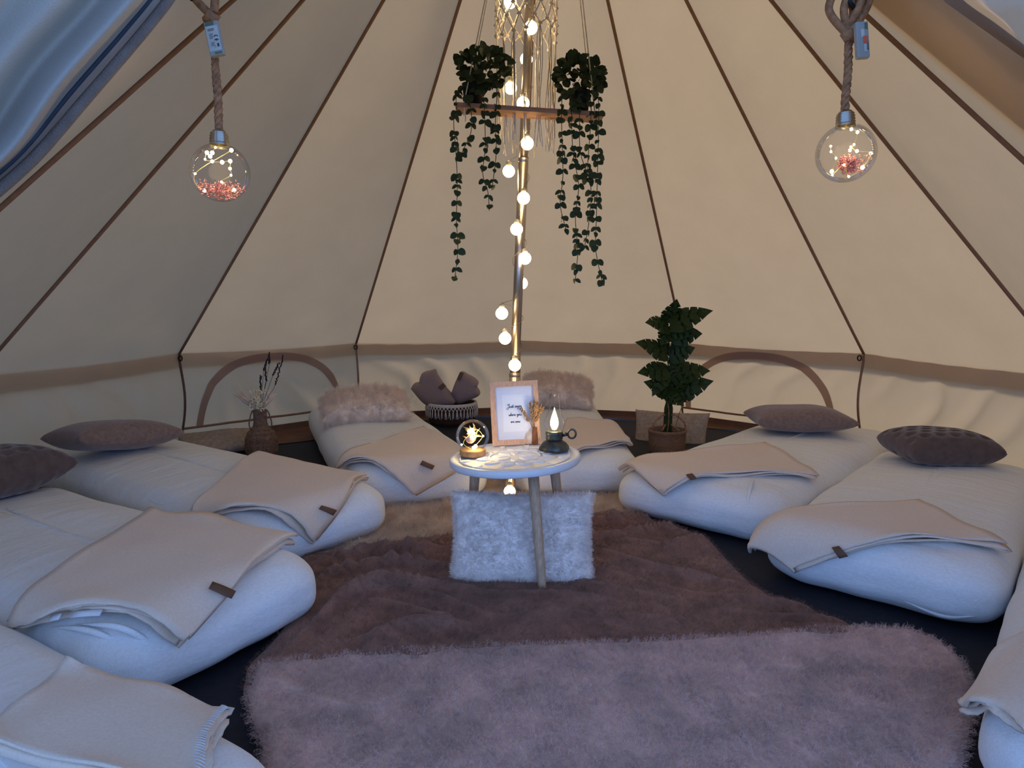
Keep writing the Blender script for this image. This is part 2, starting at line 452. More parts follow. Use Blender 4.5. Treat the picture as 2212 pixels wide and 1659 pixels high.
ribbon([gd(2090, -110, 1.52), gd(2130, 0, 1.42), gd(2178, 50, 1.38), gd(2222, 108, 1.36), gd(2330, 200, 1.32)],
       [gd(2300, -200, 1.24), gd(2320, -60, 1.2), gd(2340, 20, 1.18), gd(2360, 80, 1.16), gd(2380, 160, 1.14)], 'door_flap', FLAPC, .03)

# ================================================================== POLE
PB, PT = Vector((-.012, 0, 0)), Vector((APX.x - .02, 0, HT - .03))
pole = thing('tent_pole', 'tall jointed metal centre pole holding up the tent roof', 'pole', PB)
def pp(z): return PB.lerp(PT, z / PT.z)
def zpole(py): return gy(1110, py, 0).z
zj1, zj2 = zpole(808), zpole(345)
MB().tube([pp(0), pp(zj1)], .0245, 20).build('lower_section', METAL, pole)
MB().tube([pp(zj1), pp(zj2)], .0215, 20).build('middle_section', METAL, pole)
MB().tube([pp(zj2), pp(PT.z)], .0195, 20).build('upper_section', METAL, pole)
for z, r in ((zj1, .0255), (zj2, .0222)):
    MB().tube([pp(z - .012), pp(z - .008), pp(z + .004), pp(z + .006)], [r - .001, r, r, r - .003], 20).build('joint_sleeve', METAL, pole)
MB().lathe([(.001, 0), (.06, 0), (.06, .006), (.03, .012), (.026, .03)], PB, 24).build('foot_plate', METAL, pole)

# string of globe lights wound round the pole
lights = thing('string_lights', 'string of warm glowing globe bulbs wound around the metal pole', 'lights', pp(0.0))
BUL = [(1101, 1062, -1, .95), (1112, 789, -1, 1), (1091, 731, -1, 1), (1084, 677, -1, 1), (1127, 612, 1, 1), (1134, 558, -1, 1), (1116, 495, -1, 1),
       (1131, 428, -1, 1), (1099, 370, 1, 1), (1139, 310, -1, 1), (1130, 223, -1, 1), (1103, 190, 1, 1), (1137, 128, 1, 1), (1147, 60, -1, 1), (1102, 4, 1, 1), (1140, -60, -1, 1)]
bulb_me = MB().sphere((0, 0, 0), .0268, 20, 12).data('bulb', BULBM)
sock_me = MB().lathe([(.004, .045), (.012, .04), (.012, .022), (.008, .02)], (0, 0, 0), 12).data('socket', SOCK)
prev = None; cab = []
for x, y, sd, sc in BUL:
    c = gy(x, y, -.052 if sd < 0 else .05)
    if y == 1062: c = gy(x, y, -.05)
    b = inst('bulb', bulb_me, lights, Matrix.Translation(c - lights.location))
    inst('socket', sock_me, b, Matrix.Rotation(.3 * sd, 4, 'X'))
    cab.append(c + Vector((0, 0, .045)))
path = []
for i in range(len(cab) - 1):
    a, b = cab[i], cab[i + 1]
    pa, pb_ = pp(a.z), pp(b.z); a0 = atan2(a.y - pa.y, a.x - pa.x); b0 = atan2(b.y - pb_.y, b.x - pb_.x)
    if b0 < a0: b0 += 2 * pi
    path.append(a)
    for j in range(1, 9):
        t = j / 9; z = a.z + (b.z - a.z) * t; an = a0 + (b0 - a0) * t; c = pp(z)
        path.append(Vector((c.x + .029 * cos(an), c.y + .029 * sin(an), z)))
path.append(cab[-1])
MB().tube(path, .0013, 5).build('cable', GREENC, lights)

# ================================================================== MATTRESSES
class Mat:
    def __init__(s, u, vc, u0, L, w, h):
        s.u = Vector((u[0], u[1], 0)).normalized(); s.v = Vector((s.u.y, -s.u.x, 0))
        s.L, s.w, s.h = L, w, h; s.r = h * .46
        s.o = s.u * u0 + s.v * vc; s.rz = atan2(-s.u.x, s.u.y)
    def loc(s, p):
        d = Vector((p.x, p.y, 0)) - s.o; return d.dot(s.v), d.dot(s.u)
    def inv(s, px, lift=.03):
        """the surface coordinates whose point is seen at this place"""
        def pr(x, y):
            v = s.top(x, y, .024) + Vector((0, 0, lift)) - _C; d = v.dot(_F)
            return Vector((1106 + FPX * v.x / d, 829.5 - FPX * v.dot(_U) / d))
        x, y = s.loc(gz(px[0], px[1], s.h)); x = max(-s.w / 2 - .05, min(s.w / 2 + .05, x)); y = max(-.05, y); T = Vector(px)
        for _ in range(60):
            e = T - pr(x, y)
            if e.length < .3: break
            h = 1e-3; a = (pr(x + h, y) - pr(x, y)) / h; b = (pr(x, y + h) - pr(x, y)) / h
            det = a.x * b.y - b.x * a.y
            if abs(det) < 1e-6: det = 1e-6
            dx = (e.x * b.y - b.x * e.y) / det; dy = (a.x * e.y - e.x * a.y) / det
            x += max(-.06, min(.06, dx)) * .6; y += max(-.06, min(.06, dy)) * .6
        return max(-s.w / 2 - .16, min(s.w / 2 + .16, x)), max(-.18, y)
    def top(s, x, y, e=0.):
        """surface point for arc-length style coordinates; past an edge it follows the rounding down"""
        def f(d):          # d = distance inside the edge
            r = s.r
            if d >= r: return d, 0.
            a = (r - d)
            if a < r * pi / 2: return r - r * sin(a / r), r * (1 - cos(a / r))
            return 0., r + (a - r * pi / 2)
        hw = s.w / 2 + e
        dy, zy = f(y + e)
        dx, zx = f(hw - abs(x))
        yy = dy - e; xx = (hw - dx) * (1 if x > 0 else -1)
        z = s.h + .012 * (1 - min(1, (x / hw) ** 2)) - min(zx + zy, s.h - .02)
        return s.o + s.v * xx + s.u * yy + Vector((0, 0, z))
def ring(hx, hy, rc, n):
    rc = max(min(rc, hx, hy), 1e-4); pts = []
    cs = [(hx - rc, hy - rc, 0), (-hx + rc, hy - rc, pi / 2), (-hx + rc, -hy + rc, pi), (hx - rc, -hy + rc, 3 * pi / 2)]
    for ci, (cx, cy, a0) in enumerate(cs):
        for i in range(n):
            a = a0 + pi / 2 * i / n; pts.append((cx + rc * cos(a), cy + rc * sin(a)))
        e0 = (cx + rc * cos(a0 + pi / 2), cy + rc * sin(a0 + pi / 2))
        nx = cs[(ci + 1) % 4]; e1 = (nx[0] + rc * cos(nx[2]), nx[1] + rc * sin(nx[2]))
        m = 10 if ci % 2 == 0 else 22
        for i in range(m):
            t = i / m; pts.append((e0[0] + (e1[0] - e0[0]) * t, e0[1] + (e1[1] - e0[1]) * t))
    return pts
def mattress(M, label, seed, folds=()):
    hx, hy, h, r = M.w / 2, M.L / 2, M.h, M.r
    mb = MB(); rows = []
    prof = []
    for i in range(5): a = pi / 2 * i / 4; prof.append((r * .75 * (1 - sin(a)), r * .75 * (1 - cos(a)) + .004))
    for i in range(1, 9): a = pi / 2 * i / 8; prof.append((r * (1 - cos(a)), h - r + r * sin(a)))
    ins = r
    while ins < hx - .03:
        ins += .035; prof.append((ins, h + .012 * min(1, (ins - r) / .12)))
    rs = [ring(hx - i, hy - i, .13 - i * .6, 7) for i, z in prof]
    n = len(rs[0]); vs = []; fs = []
    for (i, z), R_ in zip(prof, rs):
        side = 1 - min(1, i / (r * 1.2))
        for j, (x, y) in enumerate(R_):
            P = Vector((x, y + hy, z)); ln = Vector((x, y, 0)).normalized()
            e = .5 + .5 * sin(j * 1.31 + seed * 2 + 2.2 * nz((x * 6, y * 6, z * 2), 1.2, seed))
            dz = .010 * nz((x, y, z), 3.5, seed) * (1 if z > h * .3 else .3)
            bl = .020 * side * sin(pi * min(1, z / h)) + .006 * side * (e - .5) * (1 - z / h) * 2 + .016 * side * nz((x * 3, y * 3, z * 4), 1, seed + 3)
            vs.append(P + ln * bl + Vector((0, 0, dz if z > .02 else 0)))
    for i in range(len(prof) - 1):
        for j in range(n):
            j2 = (j + 1) % n; fs.append((i * n + j, i * n + j2, (i + 1) * n + j2, (i + 1) * n + j))
    fs.append(tuple((len(prof) - 1) * n + j for j in range(n))); fs.append(tuple(range(n))[::-1])
    mb.add(vs, fs)
    o = mb.build('mattress', SHEET, None, world=False)
    o.location = M.o; o.rotation_euler = (0, 0, M.rz)
    tag(o, label, 'mattress', 'sheeted mattresses laid around the pole')
    ss = o.modifiers.new('soft', 'SUBSURF'); ss.levels = 1; ss.render_levels = 1
    R = Matrix.Rotation(-M.rz, 4, 'Z') @ Matrix.Translation(-M.o)
    for f in folds:
        pts = catmull([R @ (M.top(x, y)) for x, y in f], 6)
        k = len(pts)
        MB().tube(pts, [.0005 + .0075 * sin(pi * i / (k - 1)) for i in range(k)], 6).build('sheet_fold', SHEET, o, world=False)
    return o
ML = {
 'L1': Mat((-.856, .517), -2.185, -.72, 1.36, .55, .20), 'L2': Mat((-.86, .512), -1.555, -.085, 1.60, .67, .20), 'L3': Mat((-.805, .593), -.895, .185, 1.88, .67, .20),
 'B1': Mat((-.364, .931), -.385, .12, 1.98, .67, .20), 'B2': Mat((-.02, 1), .315, .11, 2.02, .64, .20),
 'R1': Mat((.665, .747), .77, .215, 1.86, .74, .20), 'R2': Mat((.65, .76), 1.525, -.08, 1.62, .68, .20), 'R3': Mat((.64, .77), 2.17, -.92, 1.34, .56, .20)}
mattress(ML['L1'], 'mattress nearest the camera on the left, its sheet pale blue in daylight at the foot', 1)
mattress(ML['L2'], 'second mattress from the camera on the left, blanket with white care label on it', 2, [[(-.30, .20), (-.26, .05), (-.16, -.10)], [(-.33, .30), (-.30, .12), (-.22, -.06)]])
mattress(ML['L3'], 'left mattress beside the wicker vase, a textured brown pillow at its head', 3, [[(-.30, .75), (-.325, .70), (-.33, .60), (-.30, .52)], [(.05, -.04), (.16, -.06), (.26, -.02)]])
mattress(ML['B1'], 'back mattress left of the pole, a fluffy tan fur pillow on it', 4)
mattress(ML['B2'], 'back mattress right of the pole, mostly hidden behind the table', 5)
mattress(ML['R1'], 'right mattress beside the potted monstera, a flat brown pillow at its head', 6, [[(.18, .24), (.22, .10), (.25, -.02), (.26, -.10)], [(-.1, .05), (-.05, -.03), (0, -.09)]])
mattress(ML['R2'], 'right mattress with the dark dimpled pillow at its head', 7, [[(.16, .10), (.20, 0), (.25, -.07), (.28, -.05), (.29, .0)], [(.10, -.12), (.2, -.13), (.28, -.10)]])
mattress(ML['R3'], 'mattress nearest the camera at the right, cut off by the picture edge', 8)

# ------------------------------------------------------------------ folded felt blankets
def blanket(M, px, label, tagq=None, layers=3, care=None, seed=0, stitch=False):
    cs = [M.inv(p) for p in px]; lift = .002; g = .0095; E_ = .022
    def q(s, t):
        ax = [(1 - s) * (1 - t), s * (1 - t), s * t, (1 - s) * t]
        return sum(a * c[0] for a, c in zip(ax, cs)), sum(a * c[1] for a, c in zip(ax, cs))
    def steep(x, y):
        return min(1, max(0, (M.r - y) / M.r)), min(1, max(0, (M.r - (M.w / 2 - abs(x))) / M.r)) * (1 if x > 0 else -1)
    def push(p, x, y, h):        # along the surface's outward direction
        a, b = steep(x, y); n = Vector((0, 0, 1)) - M.u * a * 1.3 + M.v * b * 1.3; n.normalize(); return p + n * h
    path = []                    # serpentine: (s, height)
    for l in range(layers):
        ss = [i / 22 for i in range(23)]
        if l % 2: ss = ss[::-1]
        ov = [0, .014, -.01, .02][(l + seed) % 4]
        for s in ss: path.append((s + (ov if s > .9 else 0) - (ov if s < .1 else 0) * .6, l * g, l))
        if l < layers - 1:
            e = 1.0 if l % 2 == 0 else 0.0
            for a in (-.9, 0, .9):
                path.append((e + (1 if e else -1) * .014 * cos(a), (l + .5 + .5 * sin(a)) * g, l))
    nv = 30; vs = []
    for s, hgt, l in path:
        for j in range(nv + 1):
            t = j / nv
            tt = .5 + (t - .5) * (1 + .035 * sin(l * 2.3 + seed)) + .014 * sin(s * 8 + l * 1.9 + seed) * (abs(t - .5) * 2) ** 3 + .003 * sin(s * 90 + l) * (t > .97)
            x, y = q(s, tt)
            ed = max(0, abs(tt - .5) * 2 - .8) * 5; es = max(0, abs(s - .5) * 2 - .8) * 5
            wv = .012 * ed * (1 + sin(s * 11 + seed + l * .9)) * .5 + .008 * es * (1 + sin(t * 10 + seed * 2)) * .5
            vs.append(push(M.top(x, y, E_), x, y, lift + hgt + wv + .004 * nz((x * 1., y, l * .2), 7, seed)))
    fs = [(i * (nv + 1) + j, (i + 1) * (nv + 1) + j, (i + 1) * (nv + 1) + j + 1, i * (nv + 1) + j + 1) for i in range(len(path) - 1) for j in range(nv)]
    c = M.top(*q(.5, .5))
    o = MB().add(vs, fs).build('folded_blanket', FELT, None, loc=c)
    solid(o, .0065); tag(o, label, 'blanket', 'folded felt blankets on the mattresses')
    topz = (layers - 1) * g + .0075
    def on(s, t, h): x, y = q(s, t); return push(M.top(x, y, E_), x, y, lift + topz + h)
    if tagq:
        tc = [M.inv(p, .03) for p in tagq]
        def tp(u, v):
            ax = [(1 - u) * (1 - v), u * (1 - v), u * v, (1 - u) * v]
            x = sum(a * c[0] for a, c in zip(ax, tc)); y = sum(a * c[1] for a, c in zip(ax, tc))
            return push(M.top(x, y, E_), x, y, lift + topz + .012)
        t_ = MB().grid(tp, 6, 3).build('leather_tag', LEATHER, o)
        solid(t_, .003); t_['label'] = 'brown leather tag'
    for (s0, s1) in care or ():
        n0 = (on(.5, 1, 0) - on(.5, .8, 0)).normalized()
        cl = MB().grid(lambda u, v: on(s0 + (s1 - s0) * u, 1.01, -.014) + n0 * (.004 + .012 * v) + Vector((0, 0, -.010 * v)), 3, 2).build('care_label', LABELW, o)
        solid(cl, .0015); cl['label'] = 'white care label'
    if stitch:
        mb = MB()
        for k in range(int(stitch)):
            s = .04 + .92 * k / (stitch - 1); a = on(s, .985, .006); b = on(s, .950, .006); mb.tube([a, a.lerp(b, .5) + Vector((0, 0, .001)), b], .0011, 4)
        mb.build('edge_stitching', LABELW, o)['kind'] = 'stuff'
    return o
blanket(ML['L2'], [(325, 1104), (622, 1162), (385, 1362), (45, 1322)], 'folded beige blanket with white care label showing, on the second left mattress', [(443, 1259), (488, 1270), (479, 1285), (433, 1270)], 4, [(.40, .56), (.28, .34)], 1)
blanket(ML['L3'], [(563, 984), (784, 1024), (668, 1158), (428, 1102)], 'folded beige blanket on the mattress in front of the wicker vase', [(682, 1085), (716, 1095), (708, 1106), (677, 1092)], 3, None, 2)
blanket(ML['B1'], [(915, 920), (1010, 985), (893, 1056), (735, 998)], 'folded beige blanket on the back mattress left of the table', [(909, 990), (935, 1000), (930, 1008), (904, 997)], 3, None, 3)
blanket(ML['B2'], [(1225, 905), (1345, 918), (1396, 955), (1205, 990)], 'folded beige blanket behind the lantern on the back mattress', None, 3, None, 4)
blanket(ML['R1'], [(1348, 1005), (1648, 953), (1755, 1022), (1440, 1056)], 'folded beige blanket on the mattress beside the monstera', [(1488, 1023), (1501, 1022), (1512, 1030), (1499, 1032)], 3, None, 5)
blanket(ML['R2'], [(1612, 1140), (1985, 1077), (2166, 1172), (1722, 1218)], 'folded beige blanket on the right mattress with the dimpled pillow', [(1803, 1172), (1819, 1169), (1839, 1191), (1820, 1196)], 3, None, 6)
blanket(ML['L1'], [(140, 1428), (-60, 1580), (420, 1720), (502, 1490)], 'folded beige blanket with white stitched edge, nearest the camera on the left', None, 3, None, 7, 34)
blanket(ML['R3'], [(2260, 1340), (2420, 1420), (2230, 1555), (2064, 1470)], 'folded beige blanket at the right edge of the picture nearest the camera', None, 3, None, 8)

# ------------------------------------------------------------------ pillows
def pillow(name, px, z, yaw, L, Wd, H, m, label, tilt=(0, 0), surf=None, nu=36, nv=26, pinch=.06, seed=0, pw=2.6, cat='pillow', loc=None):
    mb = MB()
    for top in (1, -1):
        def fn(u, v, top=top):
            a, b = u * 2 - 1, v * 2 - 1
            a = math.copysign(abs(a) ** .8, a); b = math.copysign(abs(b) ** .8, b)
            ed = (1 - abs(a) ** pw) * (1 - abs(b) ** pw)
            x = a * L / 2 * (1 - pinch * (1 - b * b)); y = b * Wd / 2 * (1 - pinch * (1 - a * a))
            zz = H / 2 * max(0, ed) ** .40
            k = surf(x, y, top) * min(1, ed * 4) if surf else 0
            zz += k + .008 * nz((x, y, top), 6, seed) * min(1, ed * 3)
            return Vector((x, y, top * zz))
        o0 = len(mb.v); mb.grid(fn, nu, nv)
        if top < 0:
            mb.f[-nu * nv:] = [tuple(reversed(f)) for f in mb.f[-nu * nv:]]
    c = loc or gz(px[0], px[1], z)
    me = mb.data(name, m)
    bm = bmesh.new(); bm.from_mesh(me); bmesh.ops.remove_doubles(bm, verts=bm.verts, dist=.0004); bm.to_mesh(me); bm.free()
    o = bpy.data.objects.new(name, me); COL.objects.link(o)
    o.location = c; o.rotation_euler = (tilt[0], tilt[1], yaw)
    return tag(o, label, cat)
def dots(fx, fy, amp):
    def s(x, y, top):
        r = round(y / fy); xx = x + (fx / 2 if r % 2 else 0)
        dx = (xx / fx - round(xx / fx)); dy = (y / fy - r)
        return -amp * max(0, 1 - (dx * dx + dy * dy) * 7)
    return s
pillow('pillow', (248, 940), .295, ML['L3'].rz + .06, .50, .36, .15, PILB, 'brown textured pillow on the left mattress beside the wicker vase', (-.10, .10), dots(.018, .018, .0035), 60, 44, .08, 1)
pillow('pillow', (-20, 1020), .30, ML['L2'].rz + .2, .46, .34, .19, PILD, 'dark brown pillow cut off by the left picture edge', (0, 0), dots(.06, .05, .012), 50, 36, .05, 2)
fp1 = pillow('fur_pillow', (789, 878), .285, ML['B1'].rz - .10, .52, .36, .17, FURB, 'fluffy tan fur pillow on the back mattress left of the basket', (.25, -.03), None, 30, 22, .07, 3)
fur(fp1, 1300, .034, FURB, 8, .03, .0014, seed=3, clump=.65)
fp2 = pillow('fur_pillow', (1205, 845), .31, ML['B2'].rz - .05, .46, .36, .17, FURB, 'fluffy tan fur pillow behind the picture frame', (.3, .12), None, 30, 22, .07, 4)
fur(fp2, 1300, .034, FURB, 8, .03, .0014, seed=4, clump=.65)
pillow('pillow', (1725, 903), .29, ML['R1'].rz + .62, .52, .36, .14, PILB, 'flat brown textured pillow on the mattress beside the monstera', (-.02, .0), dots(.018, .018, .0035), 60, 44, .08, 5)
pillow('pillow', (2028, 962), .285, ML['R2'].rz + .72, .41, .31, .16, PILD, 'dark brown dimpled pillow below the plain right tent wall', (0, .03), dots(.066, .052, .016), 80, 54, -.02, 6, 3.2)
pillow('floor_cushion', None, 0, .55, .46, .40, .09, PILBEI, 'spotted beige cushion on the floor behind the wicker vase', (.12, .0), dots(.05, .04, .010), 40, 30, .06, 7, cat='cushion', loc=Vector((-1.83, 1.16, .052)))
pillow('floor_cushion', None, 0, -.32, .50, .40, .13, PILBEI, 'beige textured cushion on the floor behind the potted monstera', (.95, .0), dots(.03, .03, .005), 60, 44, .08, 8, cat='cushion', loc=gy(1447, 946, 1.45))
wc = pillow('fur_cushion', None, 0, .0, .49, .33, .12, CUSH, 'white fluffy cushion leaning under the table', (1.12, .015), None, 40, 28, .07, 9, 2.6, cat='cushion', loc=Vector((.035, -.845, .142)))
fur(wc, 5000, .010, CUSH, 7, .015, .0009, seed=9, clump=.6)

# ================================================================== RUG AND THROWS
def coons(T, B, L, R):
    def ev(P, t):
        i = t * (len(P) - 1); k = int(min(i, len(P) - 2)); return P[k].lerp(P[k + 1], i - k)
    T, B, L, R = [catmull(p, 6) for p in (T, B, L, R)]
    def f(u, v):
        return (ev(T, u) * (1 - v) + ev(B, u) * v) + (ev(L, v) * (1 - u) + ev(R, v) * u) - (T[0] * (1 - u) * (1 - v) + T[-1] * u * (1 - v) + B[0] * (1 - u) * v + B[-1] * u * v)
    return f
rf = coons([Vector((-.62, .55, 0)), Vector((.3, .62, 0)), Vector((1.08, 1.02, 0))], [gz(688, 1202), gz(860, 1182), gz(980, 1160), gz(1180, 1150), gz(1340, 1150)],
           [Vector((-.62, .55, 0)), Vector((-.72, 0, 0)), gz(688, 1202)], [Vector((1.08, 1.02, 0)), Vector((.85, .4, 0)), gz(1340, 1150)])
def rugz(u, v):
    p = rf(u, v); p.z = .008 + .006 * max(0, nz(p, 9)) - .004 * (max(abs(u - .5), abs(v - .5)) > .49); return p
rug = MB().grid(rugz, 40, 40).build('shaggy_rug', RUGB, None)
solid(rug, .006, -1)
tag(rug, 'shaggy beige fur rug behind the white cushion', 'rug')
fur(rug, 5200, .024, RUGM, 9, .03, .0011, seed=11, clump=.5)

def wrinkle(p, seed, k=1.):
    a = nz((p.x * 1.2, p.y * 1.2, 0), 1.4, seed) * 3.4
    w1 = (1 - abs(sin(p.y * 13 - p.x * 7.0 + a * 1.7))) ** 3
    w2 = (1 - abs(sin(p.y * 22 + p.x * 5 + a * 2.2 + 1))) ** 3
    return k * (.030 * w1 * max(0, .35 + nz((p.x, p.y, 4), 1.9, seed)) + .014 * w2 * max(0, .4 + nz((p.x, p.y, 9), 2.6, seed)) + .006 * (1 + nz((p.x, p.y, 0), 6, seed)))
def throw(name, cf, nu, nv, m, base, seed, k, label):
    def fn(u, v):
        p = cf(u, v); e = min(u, 1 - u, v, 1 - v); f = min(1, e * 14)
        p = Vector((p.x, p.y, base * min(1, .3 + e * 30) + wrinkle(p, seed, k) * (.45 + .55 * f) * (max(0, min(1, (.90 - v) / .08)) if k > 1 else 1)))
        return p
    o = MB().grid(fn, nu, nv).build(name, m, None)
    solid(o, .008, -1)
    return tag(o, label, 'blanket')
d1 = coons([gz(640, 1215), gz(800, 1196), gz(960, 1170), gz(1150, 1150), gz(1320, 1120), gz(1420, 1135), gz(1530, 1180)],
           [gz(528, 1500), gz(700, 1500), gz(1000, 1490), gz(1500, 1470), gz(1930, 1440)],
           [gz(640, 1215), gz(655, 1300), gz(600, 1390), gz(545, 1450), gz(528, 1500)],
           [gz(1530, 1180), gz(1640, 1290), gz(1750, 1335), gz(1880, 1385), gz(1930, 1440)])
dt = throw('fleece_throw', d1, 110, 80, DTHROW, .012, 3, 2.6, 'dark brown wrinkled fleece throw spread under the small table')
fur(dt, 9000, .010, DTHROW, 7, .02, .0008, seed=5, align=(0, -.004, 0))
d2 = coons([gz(556, 1458), gz(640, 1452), gz(800, 1440), gz(1000, 1424), gz(1300, 1412), gz(1600, 1398), gz(1880, 1378), gz(2010, 1400), gz(2085, 1480)],
           [gz(560, 1850), gz(1000, 1880), gz(1500, 1880), gz(2060, 1800)],
           [gz(556, 1458), gz(545, 1540), gz(575, 1640), gz(560, 1850)],
           [gz(2085, 1480), gz(2095, 1540), gz(2075, 1640), gz(2060, 1800)])
lt = throw('fleece_throw', d2, 120, 60, SKYTHROW, .030, 8, .40, 'brown fleece throw painted lighter as if skylit, folded smooth in the foreground')
fur(lt, 12000, .014, SKYTHROW, 7, .02, .0009, seed=6, align=(0, -.006, 0))

# ================================================================== TABLE
TC = gy(1112, 983, -.76); TR = .226; ZT = TC.z
tilt = Matrix.Rotation(radians(-2.6), 3, 'Y')
def tt(x, y, z=0.): return TC + tilt @ Vector((x, y, z))
table = thing('side_table', 'small round white carved table on three pale wooden legs', 'table', (TC.x, TC.y, 0))
mb = MB()
prof = [(.001, -.006), (TR - .02, -.006), (TR - .018, 0), (TR - .003, 0), (TR, -.004), (TR, -.020), (TR - .004, -.024), (.001, -.024)]
mb.lathe(prof, (0, 0, 0), 72); mb.v = [TC + tilt @ v for v in mb.v]
top = mb.build('table_top', WHITEP, table)
# carved relief: petals and rings proud of the sunk field
def petal(cx, cy, a, L, w, z=-.0065):
    n = 9; out = []
    for i in range(n): t = i / (n - 1); out.append((t * L, w * sin(pi * t) ** .8))
    pts = [(x, y) for x, y in out] + [(x, -y) for x, y in out[::-1][1:-1]]
    vs = []
    for zz, sc in ((0, 1), (.0055, .8)):
        for x, y in pts:
            x2 = L / 2 + (x - L / 2) * sc; y2 = y * sc
            vs.append(tt(cx + x2 * cos(a) - y2 * sin(a), cy + x2 * sin(a) + y2 * cos(a), z + zz))
    m = len(pts)
    return vs, [(i, (i + 1) % m, m + (i + 1) % m, m + i) for i in range(m)] + [tuple(range(m, 2 * m))]
def relief(items, nm):
    for vs, fs in items:
        MB().add(vs, fs).build(nm, WHITEP, top, smooth=False)
relief([petal(.018 * cos(a), .018 * sin(a), a, .066, .015) for a in [i * pi / 4 for i in range(8)]], 'carved_petal')
relief([petal(.092 * cos(a), .092 * sin(a), a + b, .06, .012) for a in [i * pi / 6 for i in range(12)] for b in (.75, -.75)], 'carved_petal')
relief([petal(.15 * cos(a), .15 * sin(a), a, .05, .013) for a in [(i + .5) * pi / 6 for i in range(12)]], 'carved_petal')
for r in (.088, .19):
    MB().tube([tt(r * cos(i * pi / 24), r * sin(i * pi / 24), -.004) for i in range(48)], .0035, 6, closed=True).build('carved_ring', WHITEP, top)
legs = [((.058, -.135), Vector((.098, -.985, .012)) + Vector((0, 0, .012))), ((-.140, .075), Vector((TC.x - .165, TC.y + .10, .012))), ((.135, .075), Vector((TC.x + .185, TC.y + .10, .012)))]
for (lx, ly), ft in legs:
    a = tt(lx, ly, -.022)
    MB().tube([a, a.lerp(ft, .5), a.lerp(ft, .97), ft], [.0185, .0165, .0135, .0125], 16).build('leg', WOOD, table)
    c = tt(lx, ly, -.024); di = Vector((lx, ly, 0)).normalized()
    MB().box(tt(lx * .75, ly * .75, -.034), (.09, .03, .02), Matrix.Rotation(atan2(ly, lx), 3, 'Z')).build('bracket', WOOD, table, smooth=False)

def onT(px, py):
    """point on the table top seen at this place"""
    n = tilt @ Vector((0, 0, 1)); d = ray(px, py); return _C + d * ((TC - _C).dot(n) / d.dot(n))

# ---- glass dome lamp
dp = onT(1021, 983)
dome = thing('dome_lamp', 'glass dome lamp with glowing dried flowers on the white table', 'lamp', dp)
MB().lathe([(.001, .0), (.043, .0), (.0455, .003), (.0455, .018), (.043, .022), (.001, .022)], dp, 28, lambda r, z, a, i: r * (1 + .03 * sin(a * 3) + .015 * sin(a * 7))).build('wood_base', BARK, dome)
DR = .058; dc = dp + Vector((0, 0, .022 + .046))
MB().lathe([(DR * sin(t), -DR * cos(t)) for t in [.66 + (pi - .66) * i / 22 for i in range(23)]] , dc, 36).build('glass_dome', GLASS, dome)
fl = MB()
random.seed(3)
for i in range(46):
    a = random.uniform(0, 2 * pi); e = random.uniform(-.2, 1.3); L = random.uniform(.012, .034)
    b = dc + Vector((random.uniform(-.012, .012), random.uniform(-.012, .012), random.uniform(-.02, .022)))
    d = Vector((cos(a) * cos(e), sin(a) * cos(e), sin(e)))
    fl.tube([b, b + d * L * .5 + Vector((0, 0, .003)), b + d * L], [.0022, .0028, .0006], 5)
fl.build('dried_flowers', YELD, dome)['kind'] = 'stuff'
MB().sphere(dc + Vector((-.006, -.028, -.008)), .014, 12, 8, (1.1, .7, .9)).build('pink_petal', mat('pink_petal', (.6, .32, .28), .8), dome)
led_me = MB().sphere((0, 0, 0), .0032, 8, 6).data('led', LEDM)
for p in ((-.010, -.012, .018), (.004, -.01, .012), (.006, -.036, -.034), (.012, -.030, -.030), (-.036, -.03, -.024), (.038, -.02, .004), (-.002, -.01, .024)):
    inst('led', led_me, dome, Matrix.Translation(dc + Vector(p) - dome.location) @ Matrix.Scale(1.0 if abs(p[0]) > .02 else 2.0, 4))
MB().tube(catmull([dc + Vector(p) for p in ((.0, -.02, -.045), (-.03, -.03, -.02), (-.01, -.03, .01), (.01, 0, .026), (.036, -.02, .004), (.01, -.03, -.03))], 8), .0007, 4).build('wire', LEDWIRE, dome)
dl = bpy.data.lights.new('dome_glow', 'POINT'); dl.energy = 1.0; dl.color = (1, .74, .36); dl.shadow_soft_size = .012
dlo = bpy.data.objects.new('dome_glow', dl); COL.objects.link(dlo); dlo.parent = dome; dlo.location = dc + Vector((.004, -.03, .0)) - dome.location

# ---- picture frame
f0 = onT(1064, 963); f1 = onT(1169, 957); FW = (f1 - f0).length * .985
fx = (f1 - f0).normalized(); lean = radians(9)
fyv = Vector((-fx.y, fx.x, 0)).normalized(); fz = (Vector((0, 0, 1)) * cos(lean) + fyv * sin(lean)); fz = (fz - fx * fz.dot(fx)).normalized(); fn = fx.cross(fz)  # fn points back
FH = FW * 1.315
frame = thing('picture_frame', 'oak picture frame with handwritten words, standing on the white table', 'frame', f0)
def fp(x, z, d=0.): return f0 + fx * x + fz * z + fn * d
def slab(x0, z0, x1, z1, d0, d1):
    return [fp(x, z, d) for d in (d0, d1) for x, z in ((x0, z0), (x1, z0), (x1, z1), (x0, z1))], [(3, 2, 1, 0), (4, 5, 6, 7), (0, 1, 5, 4), (1, 2, 6, 5), (2, 3, 7, 6), (3, 0, 4, 7)]
bw = FW * .105
if fn.y < 0: fn = -fn
for a in ((0, 0, FW, bw), (0, FH - bw, FW, FH), (0, bw, bw, FH - bw), (FW - bw, bw, FW, FH - bw)):
    MB().add(*slab(*a, -.018, .004)).build('frame_side', FRAMEW, frame, smooth=False)
MB().add(*slab(bw * .9, bw * .9, FW - bw * .9, FH - bw * .9, -.008, .003)).build('mount', PAPER, frame, smooth=False)
